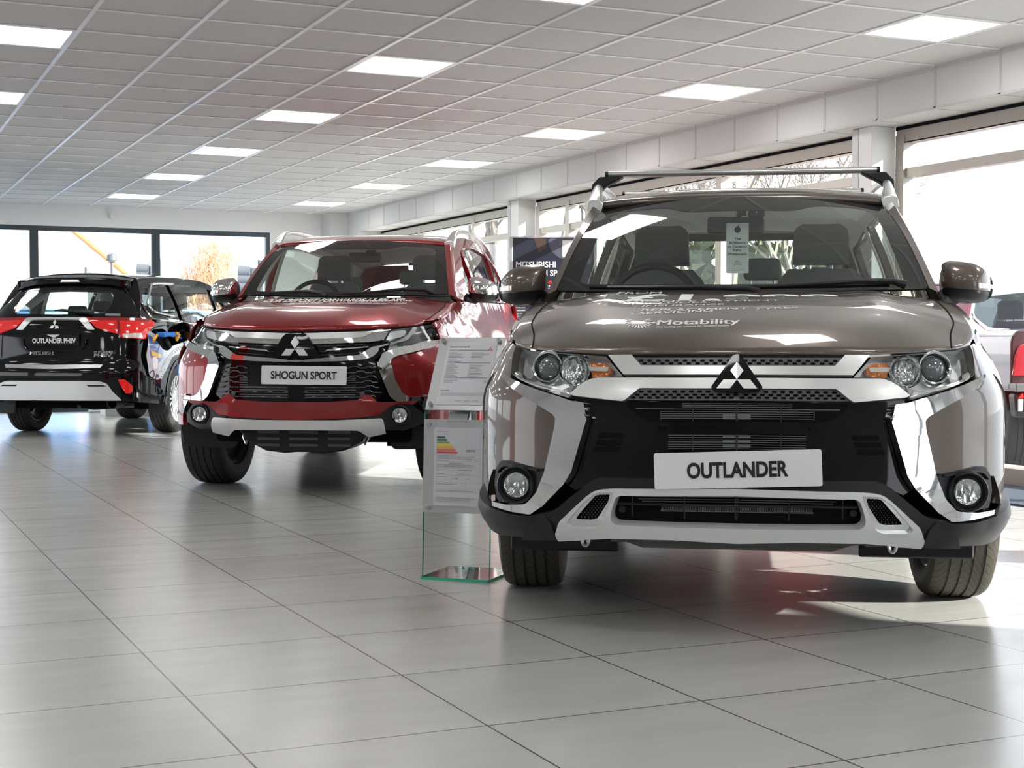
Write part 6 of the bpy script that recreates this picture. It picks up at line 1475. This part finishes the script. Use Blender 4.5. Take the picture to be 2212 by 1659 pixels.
# and on the upper sheet
def up2(x, y, d=.0): return upp(.040 + x, .022 + y, .0024 + d)
T2 = lambda s, x, y, w, h, m='ink', b=.01: T(s, x, y, w, h, m, b, up2)
T2('Outlander Juro Petrol Auto 4WD', .012, .258, .085, .006, 'ink', .02)
mb = MB()
def ub(x0, x1, y0, y1): mb.add([up2(x0, y0), up2(x1, y0), up2(x1, y1), up2(x0, y1)], [(0, 1, 2, 3)])
for y in (.243, .186, .118): ub(.012, .196, y, y + .0045)
mb.build('heading_bars', 'grey_ink', st, smooth=False, fix=False)
mb = MB()
for i in range(8):
    ub(.014, .014 + random.uniform(.03, .07), .232 - i * .0055, .2342 - i * .0055)
    if i < 6: ub(.11, .11 + random.uniform(.04, .08), .232 - i * .0055, .2342 - i * .0055)
for i in range(11): ub(.014, .014 + random.uniform(.03, .065), .176 - i * .0052, .178 - i * .0052); ub(.11, .11 + random.uniform(.04, .075), .176 - i * .0052, .178 - i * .0052)
for i in range(3): ub(.014, .014 + random.uniform(.03, .06), .108 - i * .0055, .110 - i * .0055); ub(.185, .196, .108 - i * .0055, .110 - i * .0055)
for i in range(3): ub(.012, .196, .050 - i * .005, .0514 - i * .005)
mb.build('fine_print', 'grey_ink', st, smooth=False, fix=False)
T2('Technical Features', .014, .2438, .040, .003, 'white_ink'); T2('Key Features', .014, .1868, .03, .003, 'white_ink'); T2('Optional Extras Fitted', .014, .1188, .045, .003, 'white_ink'); T2('From £27,385', .012, .060, .036, .005, 'ink', .02)
T2('f  @MitsubishiUK', .075, .016, .03, .0035); T2('@MitsubishiUK', .117, .016, .024, .0035); T2('You Tube', .152, .016, .024, .0035)
logo('red_ink', st, lambda x, y, d: up2(.186 + x, .252 + y, .0003), .014, 'badge')

# ------------------------------------------------------------------ black poster board behind the cars
PD = 14.9; PO = ond(1103, 738, PD); PO[2] = 0; s_ = PD / FPX
pb = empty('poster_board', tuple(PO), math.atan2(CR[1], CR[0]), label='tall navy poster board with white MITSUBISHI heading behind the brown SUV', cat='poster board')
zof = lambda v: CH + (738.2 - v) * s_
HT = zof(510.5); WD = .84
box('board', 'poster', pb, .012, WD, 0, .04, .06, HT - .006, smooth=False)
mb = MB(); mb.box(-.012, .022, -.012, .052, .0, HT); mb.box(WD - .01, WD + .024, -.012, .052, .0, HT); mb.box(0, WD, -.006, .046, HT - .012, HT); mb.box(0, WD, -.006, .046, .04, .07); mb.build('frame', 'alu', pb, bev=.003)
box('foot', 'alu', pb, .0, WD, -.16, .20, .0, .012)
ppl = lambda u, v: (lambda x, y, d: np.array([(u - 1103) * s_ + x, -.001 - d, zof(v) + y]))
for s, u, v, w, h, m, b in (('MITSUBISHI', 1114.6, 577, 86, 13.5, 'white_ink', .022), ('SHOGUN SPORT', 1114.6, 595, 122, 13, 'white_ink', .02), ('SPECIFICATIONS', 1114.6, 611.5, 77.5, 6.3, 'red_ink', .02), ('Shogun Sport 4', 1114.6, 618, 74, 3.0, 'white_ink', 0), ('2.4 diesel automatic', 1114.6, 623, 76, 3.0, 'white_ink', 0)):
    txt('lettering', s, m, pb, ppl(u, v), w=w * s_, h=h * s_, bold=b)
mb = MB()
for i, s in enumerate(('18" alloy wheels', '8-speed automatic transmission', 'Super Select (SS4-II) 4WD system', 'with Off Road Mode', 'Hill Descent Control (HDC)', 'Rear differential lock', 'Mitsubishi Active Stability and', 'Traction Control (MASTC)', 'ABS with Electronic Brake-force', 'Hill Start Assist (HSA)', 'Electric folding mirrors', 'Smart Key entry', 'Leather upholstery', 'Heated front seats')):
    v = 664.5 + i * 6.1; txt('lettering', s, 'white_ink', pb, ppl(1115, v), h=2.3 * s_, bold=.01)
    mb.box((1114.6 - 1103) * s_, (1180 - 1103) * s_, -.0016, -.001, zof(v + 1.6), zof(v + 1.9))
mb.build('list_rules', 'grey_ink', pb, smooth=False)
lx0, lz0 = (1214.6 - 1103) * s_, zof(555); box('logo_panel', 'white_ink', pb, lx0, lx0 + .175, -.003, 0, lz0, zof(518.7), smooth=False)
logo('red_ink', pb, lambda x, y, d: np.array([(1233.5 - 1103) * s_ + x, -.0035 - d * .1, zof(534.6) + y]), .058, 'badge')
txt('lettering', 'MITSUBISHI', 'ink', pb, lambda x, y, d: np.array([(1233.5 - 1103) * s_ + x, -.0036, zof(543) + y]), w=.09, h=.011, bold=.008, align='c')
txt('lettering', 'MOTORS', 'ink', pb, lambda x, y, d: np.array([(1233.5 - 1103) * s_ + x, -.0036, zof(547.5) + y]), w=.06, h=.011, bold=.008, align='c')
fl2 = lambda L: [((q[0] - 1103) * s_, -.001, zof(q[1])) for q in L]
L1 = rnd([(1151, 513), (1178, 513), (1179, 522), (1181, 532), (1172, 540), (1164, 545), (1160, 532), (1157, 524)], 2); MB().add(fl2(L1), [tuple(range(len(L1)))]).build('printed_shape', 'posterbrown', pb, smooth=False, fix=False)
L1 = rnd([(1181, 513), (1284, 513), (1284, 575), (1240, 560), (1212, 560), (1190, 542)], 20); MB().add([(p[0], -.0008, p[2]) for p in fl2(L1)], [tuple(range(len(L1)))]).build('printed_shape', 'posterpale', pb, smooth=False, fix=False)

# ------------------------------------------------------------------ outside the windows
def tree(loc, h, spread, m, label, group=None, depth=5, seed=1, twig=.02, lean_=0, tr=.16):
    random.seed(seed); mb = MB()
    def br(p, d, L, r, k):
        q = p + d * L; mid = (p + q) / 2 + np.array([random.uniform(-1, 1), random.uniform(-1, 1), 0]) * L * .06
        mb.tube([p, mid, q], [r, r * .85, r * .7], 5 if k < 2 else 3, cap=False)
        if k >= depth: return
        n = 3 if k < depth - 1 else 4
        for i in range(n):
            a = random.uniform(0, 2 * math.pi); t = random.uniform(.35, .75) * spread
            u = np.cross(d, [0, 0, 1.]) if abs(d[2]) < .98 else np.array([1., 0, 0]); u /= np.linalg.norm(u); w = np.cross(d, u)
            nd = d * math.cos(t) + (u * math.cos(a) + w * math.sin(a)) * math.sin(t); nd[2] += .12; nd /= np.linalg.norm(nd)
            s0 = p + (q - p) * random.uniform(.6, 1.0)
            br(s0, nd, L * random.uniform(.62, .82), max(r * .62, twig * .3), k + 1)
    br(np.array([0, 0, 0.]), np.array([lean_, 0, 1.]), h * .30, tr, 0)
    o = mb.build('tree', m, None, fix=False, smooth=False); o.location = loc; return tag(o, label, 'tree', group)
def gpt(u, d, z=-.13): p = ond(u, 738, d); p[2] = z; return p
random.seed(4); mb = MB(); mb.tube([(0, 0, 0), (.02, 0, .5), (0, 0, 1.0)], [.09, .08, .07], 6)
for i in range(75):
    a = random.uniform(0, 2 * math.pi); rr = .85 * math.sqrt(random.random()); top = 3.35 - 1.1 * (rr / .85) ** 2 * random.uniform(.7, 1.1)
    P = [np.array([0, 0, random.uniform(.4, 1.0)])]
    for t in (.3, .6, .8, 1.0): P.append(np.array([rr * math.cos(a) * t ** .7 + random.uniform(-.04, .04), rr * math.sin(a) * t ** .7 + random.uniform(-.04, .04), P[0][2] + (top - P[0][2]) * t]))
    mb.tube(P, [.026, .018, .012, .008, .004], 4, cap=False)
    for k in range(16):
        t = random.uniform(.35, .98); j = min(int(t * 4), 3); q = P[j] + (P[j + 1] - P[j]) * (t * 4 - j); d = np.array([random.uniform(-1, 1), random.uniform(-1, 1), random.uniform(.4, 1.4)]); d /= np.linalg.norm(d); L = random.uniform(.15, .42)
        e = q + d * L; mb.tube([q, e], [.006, .003], 3, cap=False)
        for w_ in range(3):
            d2 = d + np.array([random.uniform(-.6, .6), random.uniform(-.6, .6), random.uniform(-.2, .5)]); q2 = q + d * L * random.uniform(.3, .9); mb.tube([q2, q2 + d2 * L * .5], .003, 3, cap=False)
o = mb.build('tree', 'bark2', None, fix=False, smooth=False); o.location = gpt(462, 34); tag(o, 'pale orange bare bushy tree outside the right hand end window', 'tree')
for i, (u, d) in enumerate(((985, 40), (1070, 38), (1195, 41), (1300, 38), (1480, 42), (1590, 38), (1715, 42))):
    tree(gpt(u, d), 9.5 + (i % 3), .80, 'bark', ('furthest left bare grey tree outside, seen over the red SUV roof', 'bare grey tree outside, just left of the far white column', 'bare grey tree outside the door glazing, just right of the far white column', 'bare grey tree outside, behind the left end of the front roof bar', 'bare grey tree outside, seen through the brown SUV cabin left of the hanging tag', 'bare grey tree outside, directly behind the hanging tag', 'bare grey tree outside, left of the near white column')[i], None, depth=7, seed=20 + i, twig=.022, tr=.13)
# hedge bank behind the trees
random.seed(3); mb = MB()
for i in range(1500):
    p = gpt(random.uniform(1180, 1900), random.uniform(48, 52)); h = random.uniform(.3, 4.2); r = random.uniform(.12, .42)
    a = random.uniform(0, 3); mb.add([(p[0] + r * math.cos(a), p[1] + r * math.sin(a), h - r), (p[0] - r, p[1], h), (p[0], p[1] + r, h + r), (p[0] + r * .3, p[1] - r, h)], [(0, 1, 2), (0, 2, 3), (0, 1, 3)])
mb.build('hedge', 'green', smooth=False, fix=False, kind='stuff', label='loose green hedge beyond the trees outside', cat='hedge')
# traffic lights outside the end windows
def traffic(u, v0, v1, d, label, poleside=1):
    p = gpt(u, d); s = d / FPX; t = empty('traffic_light', tuple(p), math.atan2(CR[1], CR[0]), label=label, cat='traffic light')
    zt = CH + (738.2 - v0) * s; zb = CH + (738.2 - v1) * s; hh = zt - zb
    box('backing_board', 'steelpost', t, -.02, .12, -.03, .03, zb, zt, bev=.02)
    for k in range(3):
        z = zt - hh * (k + .5) / 3; MB().lathe([(-.26, .12), (-.03, .10), (-.03, .02)], (-.0, 0, z), 'x', 14).build('hooded_lamp', 'steelpost', t)
    MB().tube([(.16, 0, -.02), (.16, 0, zt + .15)], .05, 10).build('post', 'steelpost', t)
traffic(545, 563, 613, 29, 'grey three lamp traffic light outside the end window, next to the red SUV mirror')
traffic(326, 560, 602, 30, 'part hidden traffic light outside, at the dark upright between the end windows')
# house gable with orange verge, outside the middle end window
p0_, p1_ = ond(150, 491, 40), ond(272, 592, 40); ex_ = p1_ - p0_
hs = empty('house', (0, 0, 0), label='overexposed pale house outside the end windows with an orange roof verge', cat='house')
b0 = ond(-220, 738, 40); b1 = ond(268, 738, 40)
mb = MB(); pk = p0_ + (p0_ - p1_) * .15
MB().add([(b0[0], b0[1], -.13), (b1[0], b1[1], -.13), (b1[0], b1[1], 2.6), tuple(pk), (b0[0], b0[1], p0_[2] + .6)] + [(q[0] + 3, q[1] + 7, q[2]) for q in (np.array([b0[0], b0[1], -.13]), np.array([b1[0], b1[1], -.13]), np.array([b1[0], b1[1], 2.6]), pk, np.array([b0[0], b0[1], p0_[2] + .6]))],
    [(0, 1, 2, 3, 4), (9, 8, 7, 6, 5), (1, 6, 7, 2), (2, 7, 8, 3), (3, 8, 9, 4), (0, 5, 6, 1)]).build('wall', mat('white_render', (.92, .92, .90), .9, emit=None), hs, smooth=False)
MB().tube([p0_ - ex_ * .05, p1_ + ex_ * .08], .07, 5).build('verge', 'brick', hs)
c5 = ond(243, 700, 39.7)
lp_ = gpt(243, 33); sl = empty('street_lamp', tuple(lp_), label='small street lamp outside the middle end window', cat='street lamp')
MB().tube([(0, 0, 0), (0, 0, CH + (738 - 560) * 33 / FPX + .13)], .035, 6).build('post', 'steelpost', sl); zz = CH + (738 - 557) * 33 / FPX + .13
MB().lathe([(-.1, .02), (-.05, .12), (.08, .10), (.12, .01)], (0, 0, zz), 'z', 10).build('lamp_head', 'steelpost', sl)
# fence and posts outside
for i, (u, v0) in enumerate(((357, 550), (378, 548))):
    p = gpt(u, 23.5); o = MB().tube([(0, 0, 0), (0, 0, CH + (738 - v0) * 23.5 / FPX + .13)], .06, 10).build('post', 'white', None); o.location = p
    tag(o, ('slim white post outside the right hand end window, closer to the dark upright', 'slim white post outside the end window, nearer the orange tree')[i], 'post')
# white sign standing beyond the black SUV, read through its back window
w0, w1 = ony(190, 650, 20.2), ony(232, 650, 20.2); zt2 = ony(192, 628, 20.2)[2]
sg = empty('sign_board', (w0[0], 20.2, 0), label='white sign board starting EL, seen through the back window of the black SUV', cat='sign')
box('panel', 'card', sg, 0, w1[0] - w0[0] + .35, 0, .03, .02, zt2)
tb = ony(197, 658, 20.2); txt('lettering', 'ELECTRIC', 'grey_ink', sg, lambda x, y, d: np.array([tb[0] - w0[0] + x, -.002 - d, tb[2] + y]), h=.10, bold=.0)
box('foot', 'alu', sg, 0, w1[0] - w0[0] + .35, -.1, .12, 0, .02)
# ------------------------------------------------------------------ simple parked cars outside, built on the same kind of body
def parked(frame, d, paint, label, upper=None):
    S = Suv(d); c = empty('parked_car', tuple(frame.o + np.array([0, 0, -.13])), -frame.t, label=label, cat='car')
    suv_common(c, S, paint, None, arch_trim=paint, spokes=10, side_tint='tintglass')
    patch('front_face', paint, c, S.F, half([(0, .30), (-.95, .30), (-1.25, .40), (-1.25, .96), (-1.0, .93), (0, .9)]), off=0, th=.02, res=.07, bev=0)
    patch('rear_face', paint, c, S.B, tail_outline(S, .36, S.plr[-1, 0] - .01, 1.58), off=0, th=.02, res=.07, bev=0, flip=True)
    patch('rear_glass', 'gloss', c, S.B, half([(0, 1.17), (-.66, 1.17), (-.62, 1.50), (0, 1.52)]), off=.006, th=.006, bev=0, flip=True)
    patch('tail_lamp', 'redlens', c, S.B, np.array([(-.62, 1.15), (-1.24, 1.17), (-1.16, 1.06), (-1.0, .98), (-.72, 1.04)]), off=.012, th=.03, mirror=True, bev=.004, flip=True)
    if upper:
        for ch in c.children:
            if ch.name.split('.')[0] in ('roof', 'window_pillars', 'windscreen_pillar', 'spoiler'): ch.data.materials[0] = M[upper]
    return c, S
# maroon car beyond the right-hand window: its tail towards the left of the photo
p = ond(2212, 900, 13.6); t_ = math.degrees(math.atan2(*(p[:2]))) ; hd = 213 + 50
fr = Frame(0, 0, hd); ex, ey = fr.M[0], fr.M[1]
org = np.array([p[0], p[1], 0]) - ey * 2.67 + ex * .80
parked(Frame(org[0], org[1], hd), outl, 'maroon', 'maroon parked car outside, past the right side of the brown SUV', 'white_paint_and_glare')  # car is all maroon; white roof and pillars are painted-in sky glare
p = onz(340, 790, -.13); p = ond(470, 738, 25.5)
M['sunblue'] = mat('light_blue_paint', (.20, .42, .78), .3, 0, 1.0)
for (u, dd, hd_, m_, lab) in ((128, 27, 197, 'sunblue', 'blue parked car outside, seen through the back window of the black SUV'), (415, 27.5, 204, 'sunblue', 'blue parked car outside, seen through the side windows of the black SUV')):
    p = ond(u, 738, dd); f2 = Frame(0, 0, hd_); o2 = np.array([p[0], p[1], 0]) - f2.M[1] * 1.35
    parked(Frame(o2[0], o2[1], hd_), outl, m_, lab)
p = ond(1700, 738, 22); f2 = Frame(0, 0, 80); o2 = np.array([p[0], p[1], 0]) - f2.M[1] * 1.35
parked(Frame(o2[0], o2[1], 80), outl, mat('bright_red_paint', (.55, .02, .02), .3, 0, 1.0), 'bright red parked car outside, seen through the brown SUV cabin')
# back corner of a red pickup at the right edge of the photo
dT = 10.8; q = ond(2182, 905, dT); s2 = dT / FPX; zz = lambda v: CH + (738.2 - v) * s2
M['deepred'] = mat('deep_red_paint', (.035, .002, .004), .3, .2, 1.0)
tk = empty('pickup_truck', (q[0], q[1], -.13), math.atan2(CR[1], CR[0]), label='back corner of a dark red pickup truck at the right edge of the photo', cat='truck')
Z0 = .13
prof = [(.0, zz(738) + Z0), (.012, zz(724) + Z0), (.05, zz(712) + Z0), (1.7, zz(690) + Z0), (1.7, zz(845) + Z0), (.0, zz(845) + Z0)]
MB().prism([tuple(k) for k in rnd(prof, .02)], 'y', 0, 1.5).build('load_bed', 'deepred', tk, bev=.02, seg=3)
MB().prism([tuple(k) for k in rnd([(.005, zz(812) + Z0), (.02, zz(770) + Z0), (.05, zz(745) + Z0), (.16, zz(735) + Z0), (.14, zz(812) + Z0)], .02)], 'y', -.03, .02).build('tail_lamp', 'darkredlens', tk, bev=.01)
MB().prism([tuple(k) for k in rnd([(.0, zz(826) + Z0), (1.6, zz(824) + Z0), (1.6, zz(842) + Z0), (.0, zz(844) + Z0)], .008)], 'y', -.12, .05).build('bumper', 'greymesh', tk, bev=.01)
MB().prism([tuple(k) for k in rnd([(.02, zz(900) + Z0), (.0, zz(848) + Z0), (1.2, zz(846) + Z0), (1.2, zz(905) + Z0)], .03)], 'y', -.08, .06).build('lower_bumper', 'black', tk, bev=.02)
MB().prism([tuple(k) for k in rnd([(.025, zz(858) + Z0), (.05, zz(848) + Z0), (.06, zz(846) + Z0), (.06, zz(858) + Z0)], .004)], 'y', -.10, -.07).build('reflector', 'redlens', tk)
MB().prism([tuple(k) for k in rnd([(.028, zz(886) + Z0), (.026, zz(860) + Z0), (.06, zz(860) + Z0), (.055, zz(886) + Z0)], .004)], 'y', -.10, -.07).build('reversing_lamp', 'clearlens', tk)
MB().lathe([(-.02, .045), (.15, .045), (.15, .04), (-.02, .038)], (.14, -.12, zz(895) + Z0 + .02), 'y', 18).build('exhaust_pipe', 'steel', tk)
for yy in (.9, ): tire(tk, .30, yy, .37, .25, .22, -1, 8)
tire(tk, 1.6, .9, .37, .25, .22, 1, 8)
